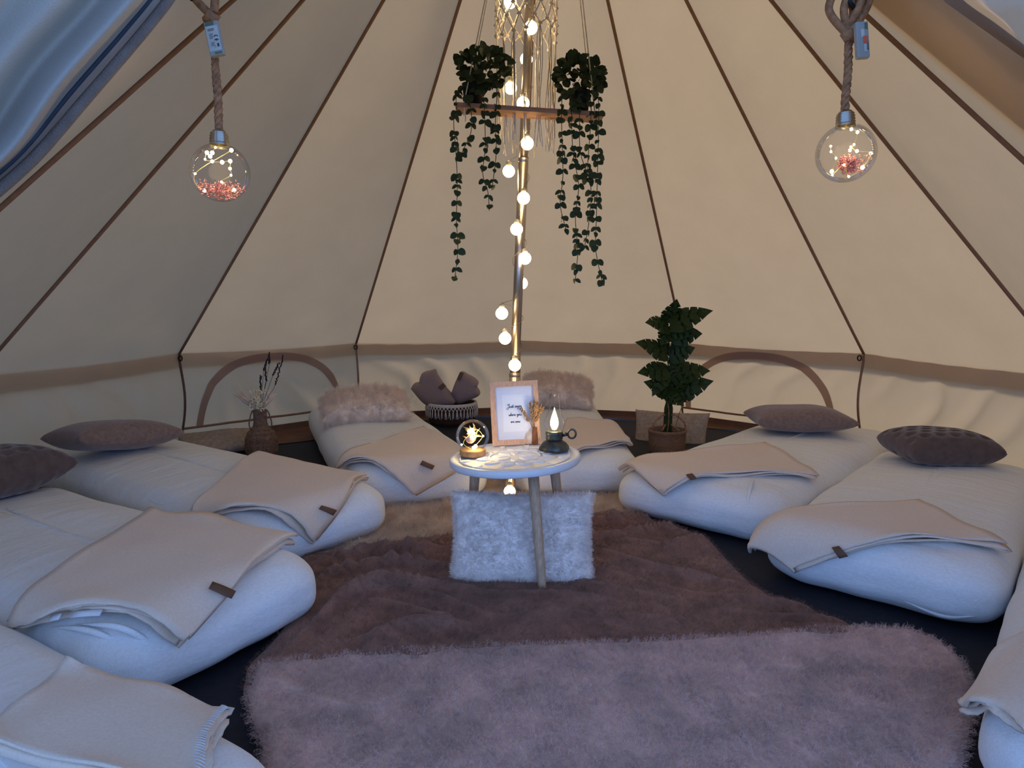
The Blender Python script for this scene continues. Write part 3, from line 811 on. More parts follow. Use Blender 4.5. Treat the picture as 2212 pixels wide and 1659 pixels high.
MB().add(*slab(FW * .245, FH * .205, FW * .755, FH * .795, -.0086, -.0079)).build('print', PAPER2, frame, smooth=False)
MB().add([fp(bw * .8, bw * .8, -.0125), fp(FW - bw * .8, bw * .8, -.0125), fp(FW - bw * .8, FH - bw * .8, -.0125), fp(bw * .8, FH - bw * .8, -.0125)], [(0, 1, 2, 3)]).build('glass_pane', GLASS, frame, smooth=False)
MB().add([fp(FW * .4, FH * .6, .004), fp(FW * .6, FH * .6, .004), fp(FW * .6, FH * .02, .075), fp(FW * .4, FH * .02, .075)], [(0, 1, 2, 3)]).build('back_stand', BLACK, frame, smooth=False)
# hand lettering as thin strokes (unit = x-height)
G = {'J': ([(.9, 2.2), (.2, 2.0), (-.1, 1.5), (.5, 1.6), (1.1, 2.3), (.9, 1.2), (.5, -.5), (-.2, -1.0), (-.7, -.5), (.2, .1), (1.0, .3)], 1.1),
     'u': ([(0, .2), (.2, 1), (.15, .2), (.4, 0), (.75, .3), (.85, 1), (.8, .2), (1.0, 0), (1.15, .2)], 1.1), 's': ([(0, .2), (.4, 1.1), (.6, .5), (.4, 0), (.1, .15), (.5, .1), (.8, .25)], .8),
     't': ([(0, .2), (.35, 1.9), (.25, .3), (.45, 0), (.7, .25)], .7), 'e': ([(0, .2), (.4, .5), (.5, .9), (.3, 1), (.15, .5), (.35, 0), (.8, .25)], .8),
     'n': ([(0, .2), (.15, 1), (.15, 0), (.4, .8), (.6, .9), (.65, .1), (.9, .15)], .9), 'j': ([(0, .2), (.35, 1), (.3, -.6), (.05, -1.1), (-.2, -.8), (.3, -.1), (.7, .25)], .6),
     'o': ([(.1, .3), (.4, 1), (.15, .7), (.15, .2), (.4, 0), (.65, .4), (.5, .95), (.7, .85), (.95, .8)], .9), 'y': ([(0, .3), (.15, 1), (.25, .3), (.5, .2), (.75, 1), (.6, -.5), (.3, -1.1), (.1, -.8), (.6, -.1), (1, .25)], .9),
     'w': ([(0, .3), (.1, 1), (.2, .1), (.45, .1), (.55, .8), (.65, .1), (.95, .2), (1.05, 1), (1.2, .8)], 1.2), 'h': ([(0, .2), (.4, 1.8), (.3, 2.1), (.15, 1.2), (.1, 0), (.35, .8), (.55, .85), (.6, .1), (.85, .2)], .85),
     'r': ([(0, .2), (.2, 1.1), (.3, .85), (.55, .9), (.5, .2), (.8, .15)], .75), 'a': ([(.6, .8), (.3, 1), (.1, .5), (.25, 0), (.5, .3), (.65, 1), (.65, .1), (.9, .2)], .9), ' ': ([], .55)}
def write(text, cx, z, sx, sz):
    wtot = sum(G[c][1] for c in text); x = cx - wtot * sx / 2
    for c in text:
        st, adv = G[c]
        if st:
            pts = catmull([fp(x + a * sx, z + b * sz, -.0098) for a, b in st], 5)
            MB().tube(pts, .00062, 4).build('letter', INK, frame.children[[k.name.startswith('print') for k in frame.children].index(True)])
        x += adv * sx
write('Just enjoy', FW * .50, FH * .585, .0062, .0062)
write('where you', FW * .50, FH * .455, .0060, .0055)
write('are now', FW * .50, FH * .345, .0060, .0055)

# ---- small bud vase
vp = onT(1150, 957)
vase = thing('bud_vase', 'small cream and dark wood bud vase with dried wheat on the table', 'vase', vp)
prof = [(.001, 0), (.022, 0), (.030, .010), (.033, .023), (.029, .038), (.016, .052), (.0100, .060), (.0095, .068), (.011, .070), (.008, .069), (.007, .05)]
MB().lathe(prof, vp, 24, lambda r, z, a, i: r).build('vase_body', CERAM, vase)
MB().lathe([(.001, -.001), (.011, -.001), (.0125, .02), (.010, .045), (.0078, .064), (.001, .066)], vp + Vector((.008, -.026, .001)), 12).build('wood_front', BARKS, vase)
random.seed(5)
for i in range(16):
    a = random.uniform(-1.0, 1.0); tip = vp + Vector((-.004 + .05 * sin(a) * (1 if i % 3 else 1.1), random.uniform(-.03, -.008), .105 + .045 * cos(a) * random.uniform(.6, 1.2)))
    b = vp + Vector((0, -.012, .060)); pts = catmull([b, b.lerp(tip, .5) + Vector((0, 0, .008)), tip], 5)
    st = MB().tube(pts, .0008, 4)
    for k in range(14):
        q = b.lerp(tip, .35 + .65 * k / 13); d = Vector((random.uniform(-1, 1), random.uniform(-1, 1), 1.1)).normalized()
        st.tube([q, q + d * .005, q + d * .010], [.001, .0034, .0006], 4)
    st.build('wheat_ear', WHEAT, vase)

# ---- oil lantern
lp = onT(1197, 972)
lan = thing('oil_lantern', 'small antique metal oil lantern glowing, with ring handle, on the table', 'lantern', lp)
MB().lathe([(.001, .0), (.048, 0), (.054, .004), (.053, .012), (.042, .026), (.031, .033), (.029, .037), (.001, .037)], lp, 28, lambda r, z, a, i: r * (1 + (.035 * sin(a * 8) if r > .03 else 0))).build('base', IRON, lan)
MB().lathe([(.001, .036), (.027, .036), (.030, .040), (.031, .046), (.029, .052), (.031, .058), (.031, .064), (.028, .068), (.022, .068), (.001, .066)], lp, 28).build('oil_font', IRON, lan)
rc = lp + Vector((.062, 0, .058))
MB().tube([lp + Vector((.029, 0, .055)), lp + Vector((.046, 0, .057))], [.008, .006], 10).build('handle_stub', IRON, lan)
MB().tube([rc + Vector((.014 * cos(t), 0, .016 * sin(t))) for t in [i * pi / 12 for i in range(24)]], .0036, 8, closed=True).build('ring_handle', IRON, lan)
ch = [(.026, .068), (.033, .078), (.0365, .090), (.036, .103), (.030, .120), (.023, .136), (.0205, .150), (.020, .165), (.0205, .198), (.0195, .198)]
MB().lathe(ch, lp, 32).build('glass_chimney', GLASS, lan)
MB().lathe([(.001, .072), (.007, .074), (.013, .086), (.0145, .098), (.012, .112), (.007, .128), (.002, .142), (.0006, .150)], lp, 16).build('glowing_bulb', FLAME, lan)
ll = bpy.data.lights.new('lantern_glow', 'POINT'); ll.energy = 2.2; ll.color = (1, .70, .34); ll.shadow_soft_size = .014
llo = bpy.data.objects.new('lantern_glow', ll); COL.objects.link(llo); llo.parent = lan; llo.location = (0, -.0, .105)

# ================================================================== HANGING SHELF, PLANTS, MACRAME
SY = -.10
sl, sr = gy(986, 229, SY), gy(1300, 250, SY)
shelf = thing('hanging_shelf', 'wooden plank shelf hung on thin ropes in front of the pole', 'shelf', (sl + sr) / 2)
sx = (sr - sl).normalized(); SL = (sr - sl).length
sdir = Vector((0, 1, 0))
def sp(x, y, z): return sl + sx * x + sdir * y + Vector((0, 0, z))
vs = [sp(x, y, z) for x in (0, SL) for y in (-.062, .055) for z in (-.018, 0)]
MB().add(vs, [(0, 1, 3, 2), (4, 6, 7, 5), (0, 4, 5, 1), (2, 3, 7, 6), (0, 2, 6, 4), (1, 5, 7, 3)]).build('plank', SHELFW, shelf, smooth=False)
apx = Vector((APX.x - .01, -.03, HT - .1))
for x in (.035, SL - .035):
    for y in (-.05, .045):
        a = sp(x, y, 0); apx2 = Vector((APX.x + (x - SL / 2) * .12, -.03 + y * .3, HT - .12))
        MB().tube([a + Vector((0, 0, -.05)), a, a.lerp(apx2, .5), apx2], .0028, 5).build('rope', CORD, shelf)
# leaves (small round eucalyptus leaf)
def leaf_me(nm, L, w, m, curl=.25):
    mb = MB(); n = 6
    vs = []
    for i in range(n + 1):
        t = i / n; ww = w * sin(pi * min(1, t ** .85)) ** .5 if 0 < i < n else 0.0008
        z = -curl * L * t * t
        vs += [Vector((-ww, t * L, z + .12 * ww)), Vector((0, t * L, z)), Vector((ww, t * L, z + .12 * ww))]
    fs = []
    for i in range(n):
        a = i * 3
        fs += [(a, a + 1, a + 4, a + 3), (a + 1, a + 2, a + 5, a + 4)]
    return mb.add(vs, fs).data(nm, m)
leaf_big = leaf_me('leaf', .032, .0150, LEAF); leaf_small = leaf_me('leaf', .026, .009, LEAF, .4)
def orient(p, d, up):
    d = d.normalized(); x = d.cross(up)
    if x.length < 1e-4: x = d.orthogonal()
    x.normalize(); z = x.cross(d)
    M = Matrix((x, d, z)).transposed().to_4x4(); M.translation = p; return M
def trailing(label, pot_px, clump, vines, seed):
    random.seed(seed)
    pb = sp((gy(pot_px[0], 235, SY) - sl).dot(sx), 0, .001)
    root = thing('trailing_plant', label, 'plant', pb, 'trailing plants on the hanging shelf')
    MB().lathe([(.001, 0), (.036, 0), (.045, .085), (.047, .09), (.043, .09), (.040, .08), (.001, .078)], pb, 24).build('pot', POTB, root)
    cl = MB()
    for i in range(8): cl.tube([pb + Vector((0, 0, .07)), pb + Vector((.03 * sin(i * 2.4), .02 * cos(i * 2.4), .12))], .002, 4)
    clo = cl.build('stem', STEM, root)
    (x0, y0, x1, y1) = clump
    for i in range(130):
        u, v = random.random(), random.random()
        while ((u - .5) ** 2 + (v - .5) ** 2) > .25: u, v = random.random(), random.random()
        p = gy(x0 + (x1 - x0) * u, y0 + (y1 - y0) * v, SY + random.uniform(-.06, .04))
        d = Vector((u - .5 + random.uniform(-.5, .5), random.uniform(-.7, .2), .6 - v + random.uniform(-.4, .4)))
        inst('leaf', leaf_big, root, orient(p - root.location, d, Vector((random.uniform(-.5, .5), -1, random.uniform(0, .8)))) @ Matrix.Scale(random.uniform(.9, 1.25), 4))
    for vn in vines:
        Y = SY - .07 + random.uniform(-.012, .012)
        pts = catmull([pb + Vector((0, 0, .085)).lerp(gy(*vn[0], Y) - pb, .5) + Vector((0, 0, .02))] + [gy(x, y, Y) for x, y in vn], 6)
        pts[0] = pb + Vector((0, -.02, .09))
        vo = MB().tube(pts, .0016, 5).build('vine', STEM, root)
        acc = 0; nxt = .02; ph = random.uniform(0, 6); cnt = 0
        for i in range(1, len(pts)):
            seg = (pts[i] - pts[i - 1]).length; acc += seg
            if acc > nxt:
                nxt += random.uniform(.022, .038) if cnt % 5 else .05; cnt += 1; ph += 1.5
                big = (cnt % 5) < 3
                for s in (0, pi):
                    a = ph + s + random.uniform(-.4, .4)
                    d = Vector((cos(a), sin(a) * .8, -.55 + random.uniform(-.35, .25)))
                    inst('leaf', leaf_big if big else leaf_small, vo, orient(pts[i] - root.location, d, Vector((random.uniform(-.4, .4), -1, .6))) @ Matrix.Scale(random.uniform(.8, 1.15), 4))
    return root
trailing('trailing eucalyptus in black pot on the left end of the hanging shelf', (1022, 222), (988, 106, 1098, 186),
         [[(987, 205), (985, 240), (980, 265), (985, 330), (988, 400), (986, 470), (989, 540), (983, 598)], [(1012, 215), (1018, 240), (1018, 280), (1012, 300), (998, 330)],
          [(1044, 205), (1047, 250), (1048, 320), (1043, 375), (1054, 415), (1057, 455)], [(1072, 190), (1070, 270), (1072, 330), (1064, 400)]], 21)
trailing('trailing eucalyptus in black pot on the right end of the hanging shelf', (1252, 236), (1203, 124, 1300, 205),
         [[(1214, 215), (1214, 300), (1216, 380), (1210, 440), (1222, 494)], [(1235, 240), (1238, 330), (1250, 400), (1243, 470), (1248, 540), (1243, 603)],
          [(1252, 245), (1254, 330), (1276, 400), (1272, 480), (1263, 532)], [(1276, 225), (1275, 280), (1270, 345), (1268, 385)], [(1292, 210), (1292, 320), (1290, 400), (1288, 480), (1287, 540), (1300, 606)]], 22)

# macrame shade round the pole
mc = gy(1137, 40, .0); MR = .128
mac = thing('hanging_macrame', 'cream knotted macrame shade with long fringe hanging around the pole top', 'decoration', mc)
def zy(py): return gy(1137, py, -.02).z
ztop = zy(-150); rows = [ztop, zy(-110), zy(-75), zy(-40), zy(-8), zy(24), zy(52), zy(78)]
NK = 14
MB().tube([mc + Vector((MR * cos(i * pi / 20), MR * sin(i * pi / 20), ztop - mc.z)) for i in range(40)], .004, 6, closed=True).build('hoop', CORD, mac)
random.seed(9)
knots = {}
for r, z in enumerate(rows):
    for i in range(NK):
        a = 2 * pi * (i + .5 * (r % 2)) / NK + random.uniform(-.03, .03)
        knots[r, i] = Vector((mc.x + MR * cos(a), mc.y + MR * sin(a), z + random.uniform(-.006, .006) - (.02 * sin(a * 2) if r == len(rows) - 1 else 0)))
kn = MB().sphere((0, 0, 0), .0085, 8, 6, (1.25, 1, .85)).data('knot', CORD)
for r in range(len(rows)):
    for i in range(NK):
        if r: inst('knot', kn, mac, Matrix.Translation(knots[r, i] - mc))
for r in range(len(rows) - 1):
    net = MB()
    for i in range(NK):
        p = knots[r, i]
        for j in ((i, i - 1) if r % 2 == 0 else (i, i + 1)):
            q = knots[r + 1, j % NK]; m = p.lerp(q, .5)
            o_ = Vector((m.x - mc.x, m.y - mc.y, 0)).normalized() * .004
            net.tube([p, m + o_, q], .0028, 5, caps=False)
    net.build('net_row', CORD, mac)
for i in range(NK):
    for j in range(4):
        a0 = knots[len(rows) - 1, i]; L = zy(330 + random.uniform(-45, 5)); ph = random.uniform(0, 6)
        an = atan2(a0.y - mc.y, a0.x - mc.x) + random.uniform(-.1, .1)
        pts = []
        for k in range(10):
            t = k / 9; z = a0.z + (L - a0.z) * t; w = .012 * sin(t * 8 + ph) * t
            pts.append(Vector((mc.x + (MR + w) * cos(an + w * 3) * (1 - .10 * t), mc.y + (MR + w) * sin(an + w * 3) * (1 - .1 * t), z)))
        pts[0] = a0
        MB().tube(pts, [.0023] * 9 + [.0034], 4).build('fringe_cord', CORD, mac)
hang = MB()
for i in range(4):
    a = i * pi / 2 + .4; hang.tube([Vector((mc.x + MR * cos(a), mc.y + MR * sin(a), ztop)), Vector((APX.x, -.02, HT - .1))], .002, 4)
hang.build('hanger', CORD, mac)

# ================================================================== PENDANT BULBS
def pendant(label, gpx, rope_px, D, seed, bat, left):
    random.seed(seed)
    c = gd(*gpx, D); R = 61.5 / FPX * D
    root = thing('pendant_bulb', label, 'pendant light', c)
    MB().lathe([(R * sin(t) + 1e-5, -R * cos(t)) for t in [pi * .895 * i / 26 for i in range(27)]], c, 40).build('glass_globe', GLASS, root)
    zc = R * .94
    lean = (gd(*rope_px[0], D) - c).normalized()
    rot = Vector((0, 0, 1)).rotation_difference(lean).to_matrix()
    cp = MB().lathe([(.0245, zc * .98), (.0245, zc + .004), (.0215, zc + .007), (.0245, zc + .0105), (.0205, zc + .014), (.024, zc + .0175), (.020, zc + .021), (.0235, zc + .0245), (.0195, zc + .028), (.022, zc + .031), (.019, zc + .034), (.016, zc + .038), (.009, zc + .043), (.001, zc + .044)], (0, 0, 0), 24)
    cp.v = [c + rot @ v for v in cp.v]; cp.build('screw_cap', CAPM, root)
    t = catmull([c + rot @ Vector((0, 0, zc + .04))] + [gd(x, y, D) for x, y in rope_px], 10)
    rp = MB(); n = len(t); L = 0
    for s in range(3):
        pts = []; L = 0
        for i, p in enumerate(t):
            if i: L += (p - t[i - 1]).length
            a = L / .0085 * 1.0 + s * 2 * pi / 3; pts.append(p + Vector((cos(a) * .0055, sin(a) * .0055, 0)))
        rp.tube(pts, .0062, 6)
    rp.build('rope', JUTE, root)
    # dried flowers lying in the globe
    fl = MB()
    cz = -.55 if left else -.25
    for i in range(430):
        while True:
            p = Vector((random.uniform(-1, 1), random.uniform(-1, 1), random.uniform(-1, cz + .25 * random.random())))
            if left:
                if p.length < .95 and p.z < -.42 - .12 * p.x + .2 * random.random(): break
            else:
                if (p - Vector((.05, -.1, -.38))).length < .34 and p.length < .94: break
                if random.random() < .07 and p.length < .94 and p.x > .5: break
        p = c + p * R; d = Vector((random.uniform(-1, 1), random.uniform(-1, 1), random.uniform(-.6, .8))).normalized() * random.uniform(.004, .010)
        fl.tube([p, p + d * .5, p + d], [.0006, .0019, .001], 4, caps=False)
    fl.build('dried_flowers', PINK, root)['kind'] = 'stuff'
    me = MB().sphere((0, 0, 0), .0040, 8, 6).data('led', LEDM)
    spots = ([(-.25, .62), (-.2, .52), (.02, .58), (.05, .26), (.34, .26), (.5, .36), (.52, .08), (.55, -.16), (-.68, -.13), (.2, -.40), (-.2, .33), (.55, -.66), (-.6, -.66), (.45, .8), (-.05, .86)] if left else
             [(.0, .78), (.1, .62), (-.72, .18), (-.72, -.02), (-.6, -.28), (-.06, .16), (-.22, .06), (-.1, .0), (.22, .0), (.72, -.08), (-.2, -.48), (.46, -.58), (-.45, -.78), (.1, -.86), (-.55, -.68)])
    path = [c + rot @ Vector((0, 0, zc))]
    todo, cur, order = list(spots), (0, 1.0), []
    while todo:              # the wire runs from each light to the next nearest
        nx = min(todo, key=lambda q: (q[0] - cur[0]) ** 2 + (q[1] - cur[1]) ** 2); todo.remove(nx); order.append(nx); cur = nx
    spots = order
    for a, b in spots:
        y = -sqrt(max(0, .80 - a * a - b * b)) * random.uniform(.2, 1.) if (a, b) != (.45, .8) else 0
        p = c + Vector((a * R * .95, y * R, b * R * .95)); path.append(p)
        inst('led', me, root, Matrix.Translation(p - c) @ Matrix.Scale(random.choice((.7, 1., 1.25)), 4))
    MB().tube(catmull(path, 7), .0007, 4).build('wire', LEDWIRE, root)
    gl = bpy.data.lights.new('pendant_glow', 'POINT'); gl.energy = .7; gl.color = (1, .72, .36); gl.shadow_soft_size = .03
    glo = bpy.data.objects.new('pendant_glow', gl); COL.objects.link(glo); glo.parent = root
    # battery case
    (bx, by, bw, bh, ba, bd) = bat
    bc = gd(bx, by, bd); vx = (gd(bx + 10, by, bd) - bc).normalized(); vz = (gd(bx, by - 10, bd) - bc).normalized(); vy = vz.cross(vx)
    B = Matrix((vx, vy, vz)).transposed() @ Matrix.Rotation(ba, 3, 'Y')
    w, h = bw / FPX * bd, bh / FPX * bd
    bo = MB().box(bc, (w, .016, h), B); case = bo.build('battery_case', BATT, root, smooth=False)
    bv = case.modifiers.new('round', 'BEVEL'); bv.width = .003; bv.segments = 2
    f = -.0088
    def P(x, z, y=f): return bc + B @ Vector((x * w / 2, y, z * h / 2))
    def quad(x0, z0, x1, z1, nm, m, y=f): return MB().add([P(x0, z0, y), P(x1, z0, y), P(x1, z1, y), P(x0, z1, y)], [(0, 1, 2, 3)]).build(nm, m, case, smooth=False)
    sgn = 1 if (B @ Vector((0, -1, 0))).dot(bc - _C) < 0 else -1
    f *= sgn
    if left:
        quad(-.85, -.78, .85, .70, 'paper_label', WHITEB, f)
        quad(-.8, .74, .4, .95, 'contact_spring', BATTG, f); quad(-.2, -.95, .8, -.84, 'contact_spring', BATTG, f)
        for k, (x0, z0, x1, z1) in enumerate([(-.6, .42, .3, .46), (-.6, .50, .3, .54), (-.5, .2, .05, .23), (-.5, .12, -.05, .15), (-.5, .04, .05, .07), (-.5, -.04, -.05, -.01), (-.45, -.30, .1, -.27), (-.45, -.38, 0, -.35), (-.45, -.46, .1, -.43), (.35, -.56, .62, -.36), (-.1, -.56, .2, -.54)]):
            quad(x0, z0, x1, z1, 'print_line', INK, f * 1.02)
        # CE mark, reading sideways up the case: C and E as arcs
        for cz_, bar in ((.02, False), (-.20, True)):
            pts = [P(.40 + .26 * sin(a), cz_ + .11 * 1.0 * cos(a) * .75, f * 1.05) for a in [pi * .5 - 1.35 + 2.7 * i / 12 - pi / 2 - pi / 2 + pi / 2 for i in range(13)]]
            MB().tube(pts, .0012, 4).build('ce_mark', INK, case)
            if bar: MB().tube([P(.40, cz_ + .08, f * 1.05), P(.40, cz_ - .02, f * 1.05)], .0012, 4).build('ce_mark', INK, case)
    else:
        quad(-.3, .1, .25, .55, 'paper_label', WHITEB, f); quad(.0, -.22, .75, .18, 'orange_label', ORANGE, f * 1.02); quad(.05, -.7, .6, -.25, 'paper_label', WHITEB, f)
        quad(.35, .55, .8, .9, 'contact_spring', BATTG, f); quad(.5, -.6, .85, -.1, 'contact_spring', BATTG, f)
    # the rope tied over a strap toggle at the door edge
    kx, ky = rope_px[-1]
    kb = gd(kx, ky, D)
    for j in range(3 if not left else 1):
        o_ = Vector(((j - 1) * .028, -.01 * j, .0))
        lp_ = catmull([kb + Vector((0, 0, -.02 + .01 * j)), kb + o_ * 1.2 + Vector((-.02, 0, .045)), kb + o_ + Vector((0, -.012, .10)), kb + o_ * .6 + Vector((.024, 0, .055)), kb + Vector((.008, -.006, -.012))], 8)
        MB().tube(lp_, .0105, 8).build('rope_knot', JUTE, root)
    MB().tube([kb + Vector((-.012, 0, -.03)), kb + Vector((0, -.01, -.02)), kb + Vector((.012, .0, -.03))], .016, 8).build('rope_knot', JUTE, root)
    up = kb + Vector((-.01, .02, .30))
    MB().tube([kb + Vector((0, 0, .05)), kb.lerp(up, .6), up], .008, 6).build('strap', JUTE, root)
    q = kb + Vector((-.012 if not left else -.055, -.02, .055 if not left else .03))
    MB().tube([q + Vector((-.012, 0, .018)), q, q + Vector((.014, 0, -.014))], [.005, .0065, .006], 8).build('toggle', BLACK, root)
    if left:
        MB().tube(catmull([q + Vector((-.02, 0, .06)), q + Vector((-.018, 0, .02)), q + Vector((0, 0, 0)), q + Vector((.006, 0, .03)), q + Vector((.004, 0, .08))], 6), .004, 6).build('strap_loop', JUTE, root)
pendant('hanging glass globe bulb with fairy lights and pink dried flowers, beside the left door flap', (476, 373), [(471, 215), (466, 150), (458, 20)], 1.80, 31, (464, 85, 31, 74, -.20, 1.77), True)
pendant('hanging glass globe bulb with looping wire lights, rope knotted beside an orange-marked battery case', (1827, 331), [(1826, 215), (1832, 150), (1833, 60)], 1.80, 32, (1861, 88, 27, 78, -.06, 1.76), False)

# ================================================================== WICKER VASE
wp = gz(566, 987); wp.z = 0
wv = thing('wicker_vase', 'brown woven wicker bottle vase with dried flowers standing on the floor', 'vase', wp)
H = .285
pts = [(.0, .075), (.04, .082), (.16, .092), (.24, .094), (.40, .090), (.52, .078), (.60, .058), (.68, .040), (.76, .036), (.9, .036), (1.0, .039)]
def vr(t):
    for (a, ra), (b, rb) in zip(pts, pts[1:]):
        if t <= b: f = (t - a) / (b - a); f = f * f * (3 - 2 * f); return ra + (rb - ra) * f
    return pts[-1][1]
NR = 150
def weave(r, z, a, i):
    row = z / H * 46; k = int(row); ph = (k % 2) * pi
    return r + .0028 * sin(a * 14 + ph) * sin(pi * (row - k)) + .0012 * sin(pi * (row - k))
MB().lathe([(vr(i / NR), H * i / NR) for i in range(NR + 1)] + [(vr(1) - .006, H), (.028, H - .05)], wp, 84, weave).build('woven_body', WICKER, wv)
for a in (0.2, pi + .2):
    b = wp + Vector((.038 * cos(a), .038 * sin(a), H - .02))
    MB().tube(catmull([b + Vector((0, 0, .02)), b + Vector((.012 * cos(a), .012 * sin(a), 0)), b + Vector((.026 * cos(a), .026 * sin(a), -.06)), b + Vector((.018 * cos(a), .018 * sin(a), -.10))], 5), .004, 6).build('handle', WICKER, wv)
random.seed(12)
nt = wp + Vector((0, 0, H - .01))
for i in range(14):
    a = -1.0 + i * .035 + random.uniform(-.1, .1); L = random.uniform(.12, .22)
    d = Vector((sin(a), random.uniform(-.15, .15), cos(a)))
    MB().tube([nt, nt + d * L * .5, nt + d * L], [.0015, .0055, .0004], 5).build('pampas_plume', PAMPAS, wv)
pl = MB().add([nt + Vector((0, 0, 0))] , [])
for i in range(6):
    a = .35 + i * .08; L = random.uniform(.10, .15); d = Vector((sin(a), .1, cos(a)))
    MB().tube([nt, nt + d * L * .6, nt + d * L], [.001, .010, .003], 6).build('pampas_plume', PAMPAS, wv)
cu = MB()
for i in range(30):
    p = nt + Vector((random.uniform(-.038, .040), random.uniform(-.045, .0), random.uniform(.01, .13)))
    r = random.uniform(.008, .013); ph = random.uniform(0, 6)
    cu.tube([p + Vector((r * cos(ph + t), random.uniform(-.001, .001), r * sin(ph + t))) for t in [k * .7 for k in range(7)]], .0042, 5)
cu.build('curled_flowers', CREAMF, wv)['kind'] = 'stuff'
for px0, px1 in (((563, 845), (563, 812)), ((575, 822), (572, 790)), ((582, 785), (581, 762)), ((595, 830), (612, 768)), ((590, 810), (602, 785)), ((570, 800), (578, 775))):
    b = gy(*px0, wp.y); tp = gy(*px1, wp.y - .02)
    s_ = MB().tube(catmull([nt, nt.lerp(b, .6), b, tp], 5), .0013, 4)
    for k in range(22):
        q = b.lerp(tp, k / 21) + Vector((random.uniform(-.004, .004), random.uniform(-.004, .004), 0)); s_.sphere(q, .0042, 6, 4, (1, 1, 1.5))
    s_.build('lavender_stalk', LAVEN, wv)

# ================================================================== MONSTERA
mp = gz(1440, 979); mp.z = 0
mon = thing('potted_monstera', 'dark green potted monstera in a jute pot on the floor', 'plant', mp)
MB().lathe([(.001, 0), (.098, 0), (.108, .02), (.112, .09), (.112, .13), (.117, .135), (.117, .15), (.108, .152), (.102, .145), (.10, .06), (.001, .06)], mp, 40, lambda r, z, a, i: r + .001 * sin(a * 20 + i * 3)).build('jute_pot', SEAGR, mon)
MB().lathe([(.001, .118), (.10, .118)], mp, 24).build('soil', mat('soil', (.02, .014, .01), .95), mon)
for s in (-1, 1):
    MB().tube(catmull([mp + Vector((s * .10, -.03, .145)), mp + Vector((s * .09, -.05, .20)), mp + Vector((s * .03, -.03, .245)), mp + Vector((s * .0, .02, .20)), mp + Vector((s * .05, -.09, .16))], 6), .005, 6).build('rope_handle', JUTE, mon)
def zt(py): return gy(1442, py, mp.y).z
MB().tube(catmull([mp + Vector((0, 0, .11)), mp + Vector((.004, 0, .28)), mp + Vector((.012, 0, .5)), mp + Vector((.03, 0, zt(700)))], 6), [.027] * 7 + [.020] * 6 + [.012] * 6, 10).build('trunk', MONST, mon)
def monstera_me(seed):
    random.seed(seed)
    # half outline: (along, across) with slits between lobes, symmetric with a little variety
    mb = MB()
    for s in (-1, 1):
        lob = [(0.0, .02), (-.09, .16), (-.04, .30), (.06, .40), (.18, .46), (.28, .49), (.30, .20), (.325, .48), (.42, .46), (.50, .43), (.515, .17), (.54, .41), (.64, .35), (.70, .31), (.70, .12), (.73, .28), (.86, .15), (1.0, 0)]
        lob = [(a * random.uniform(.98, 1.02), b * random.uniform(.95, 1.05)) for a, b in lob]
        # triangulate as a fan of quads to midrib points
        vs = []; fs = []
        for a, b in lob:
            ar = max(0, min(1, a - b * .32 + .02))
            for t in (0, .5, 1):
                aa, bb = ar + (a - ar) * t, b * t
                z = -.22 * bb * bb * 2 + .10 * bb - .28 * aa * aa
                vs.append(Vector((s * bb, aa, z)))
        for i in range(len(lob) - 1):
            for t in (0, 1):
                q = (i * 3 + t, i * 3 + t + 1, (i + 1) * 3 + t + 1, (i + 1) * 3 + t); fs.append(q if s > 0 else q[::-1])
        mb.add(vs, fs)
    return mb.data('leaf', MONST)
mls = [monstera_me(s) for s in (1, 2, 3)]
random.seed(2)
LV = [  # base px, tip px, size factor, normal
 ((1448, 700), (1524, 662), 1.25, (-.2, -.9, .7)), ((1446, 695), (1462, 660), 1.1, (.1, -1, .5)), ((1444, 705), (1408, 688), 1.1, (0, -.8, .7)), ((1450, 712), (1500, 712), 1.0, (.2, -1, .3)),
 ((1452, 725), (1512, 716), 1.1, (0, -1, .4)), ((1446, 715), (1432, 735), 1.1, (-.2, -1, .3)),
 ((1440, 765), (1393, 733), 1.05, (-.3, -.8, .6)), ((1446, 770), (1495, 752), 1.1, (.2, -1, .3)), ((1450, 775), (1480, 800), .9, (.2, -1, .3)), ((1444, 760), (1428, 735), .7, (0, -1, .4)),
 ((1442, 800), (1391, 797), 1.05, (0, -.9, .6)), ((1452, 805), (1530, 790), 1.2, (.1, -.8, .7)), ((1446, 790), (1462, 815), .9, (0, -1, .2)), ((1438, 805), (1415, 845), .8, (-.2, -1, .2)),
 ((1450, 850), (1528, 820), 1.2, (.1, -.9, .5)), ((1450, 845), (1486, 812), .9, (.2, -1, .3)), ((1444, 845), (1408, 826), .9, (-.2, -1, .4)), ((1440, 850), (1470, 868), .8, (0, -1, .2)), ((1440, 850), (1424, 848), .8, (0, -1, .2)), ((1456, 850), (1500, 845), 1.0, (.2, -1, .2))]
for i, (b, tpx, sc, nr) in enumerate(LV):
    yb = mp.y - random.uniform(.0, .06)
    B = gy(*b, yb); T = gy(*tpx, yb - random.uniform(.03, .12)); d = T - B; L = max(d.length * 1.06, .11)
    inst('leaf', mls[i % 3], mon, orient(B - mon.location, d, Vector(nr)) @ Matrix.Diagonal((min(L, .17) * sc * .78, L, L, 1)))
    if i % 2 == 0:
        st0 = mp + Vector((random.uniform(-.02, .02), -.01, max(.14, B.z - .16)))
        MB().tube([st0, st0.lerp(B, .6) + Vector((0, -.015, 0)), B], .004, 5).build('leaf_stalk', MONST, mon)
for x in (-.012, .05):
    MB().tube(catmull([mp + Vector((x * .6, -.03, .12)), mp + Vector((x + .01, -.04, .25)), mp + Vector((x * 2.2, -.05, .40))], 5), .0028, 5).build('leaf_stalk', JUTE, mon)

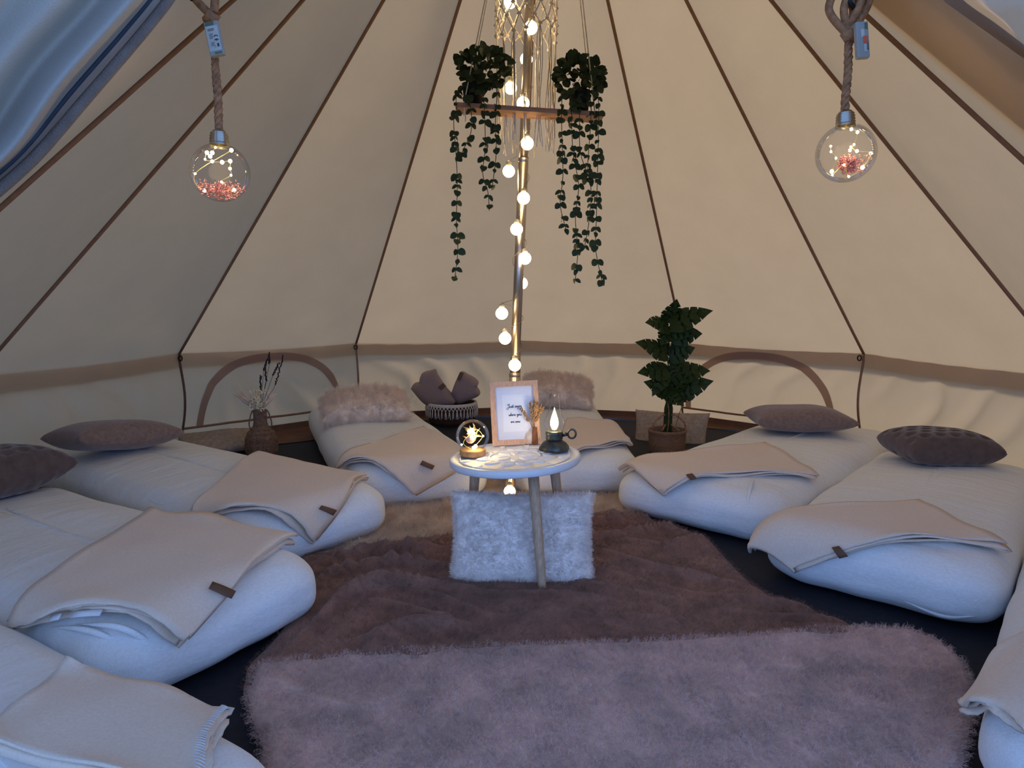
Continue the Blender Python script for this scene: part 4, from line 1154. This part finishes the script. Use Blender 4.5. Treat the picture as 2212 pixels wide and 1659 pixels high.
# ================================================================== BASKET WITH ROLLED BLANKETS
bp_ = gy(976, 905, 2.06); bp_.z = 0; BR = .185
BT = gy(976, 874, 2.06 - BR * .6).z
bas = thing('woven_basket', 'dark woven basket with cream macrame fringe standing by the back wall', 'basket', bp_)
MB().lathe([(.001, .002), (BR * .86, .002), (BR * .94, .03), (BR, BT * .6), (BR, BT), (BR - .012, BT), (BR - .015, .03), (.001, .02)], bp_, 60, lambda r, z, a, i: r + .002 * sin(a * 30 + i * pi)).build('basket_body', BASKW, bas)
MB().lathe([(BR + .004, BT - .016), (BR + .007, BT - .012), (BR + .007, BT + .004), (BR + .001, BT + .008), (BR - .013, BT + .004)], bp_, 60).build('cotton_rim', CORD, bas)
random.seed(14)
tk = []
for v in range(3):
    m = MB()
    for s in (-1, 1): m.tube([Vector((s * .010, 0, 0)), Vector((s * .012, -.003, -.010)), Vector((0, -.004, -.024))], .0032, 5)
    m.sphere((0, -.004, -.026), .006, 8, 5)
    for j in range(5):
        w = random.uniform(-.007, .007); m.tube([Vector((0, -.004, -.028)), Vector((w * .6, -.005, -.05)), Vector((w * 1.5, -.004 + random.uniform(-.003, .003), -.082 + random.uniform(-.01, .008)))], [.003, .0034, .0026], 5)
    tk.append(m.data('tassel', CORD))
for i in range(44):
    a = 2 * pi * i / 44
    M = Matrix.Translation((( BR + .006) * cos(a), (BR + .006) * sin(a), BT - .012)) @ Matrix.Rotation(a + pi / 2, 4, 'Z')
    inst('tassel', tk[i % 3], bas, M)
def bundle(label, cpx, Y, pts, tagq, seed):
    """a thick folded blanket seen end-on: outline in pixels, thickness in depth, puffed"""
    P2 = [gy(x, y, Y) for x, y in pts]; P2 = catmull(P2 + [P2[0]], 5)[:-1]
    c = sum(P2, Vector()) / len(P2); mb = MB(); rings_ = []
    prof = [(-.09, .55), (-.085, .80), (-.06, .96), (0, 1.0), (.06, .97), (.085, .8), (.09, .5)]
    vs = []; n = len(P2)
    for d, s in prof:
        for p in P2:
            q = c + (p - c) * s; vs.append(q + Vector((0, d + .012 * nz(q, 9, seed), .0)))
    fs = [(i * n + j, i * n + (j + 1) % n, (i + 1) * n + (j + 1) % n, (i + 1) * n + j) for i in range(len(prof) - 1) for j in range(n)]
    fs += [tuple(range(n))[::-1], tuple((len(prof) - 1) * n + j for j in range(n))]
    o = mb.add(vs, fs).build('rolled_blanket', TAUPE, None, loc=c)
    tag(o, label, 'blanket', 'taupe blankets rolled in the basket')
    tq = [gy(x, y, Y - .098) for x, y in tagq]
    t_ = MB().add(tq, [(0, 1, 2, 3)]).build('leather_tag', LEATHER, o, smooth=False); solid(t_, .004)
    # fold ridge
    return o
bundle('taupe rolled blanket with tag in the middle, left one in the basket', None, 2.03, [(888, 838), (895, 828), (905, 826), (912, 806), (930, 800), (940, 798), (945, 810), (962, 836), (985, 868), (950, 880), (918, 872)], [(946, 837), (953, 843), (964, 834), (957, 827)], 1)
bundle('taupe rolled blanket with tag at its upper corner, right one in the basket', None, 2.07, [(975, 848), (985, 822), (996, 803), (1012, 810), (1024, 816), (1034, 826), (1031, 836), (1037, 852), (1012, 864), (988, 870)], [(987, 820), (994, 823), (1002, 806), (994, 803)], 2)
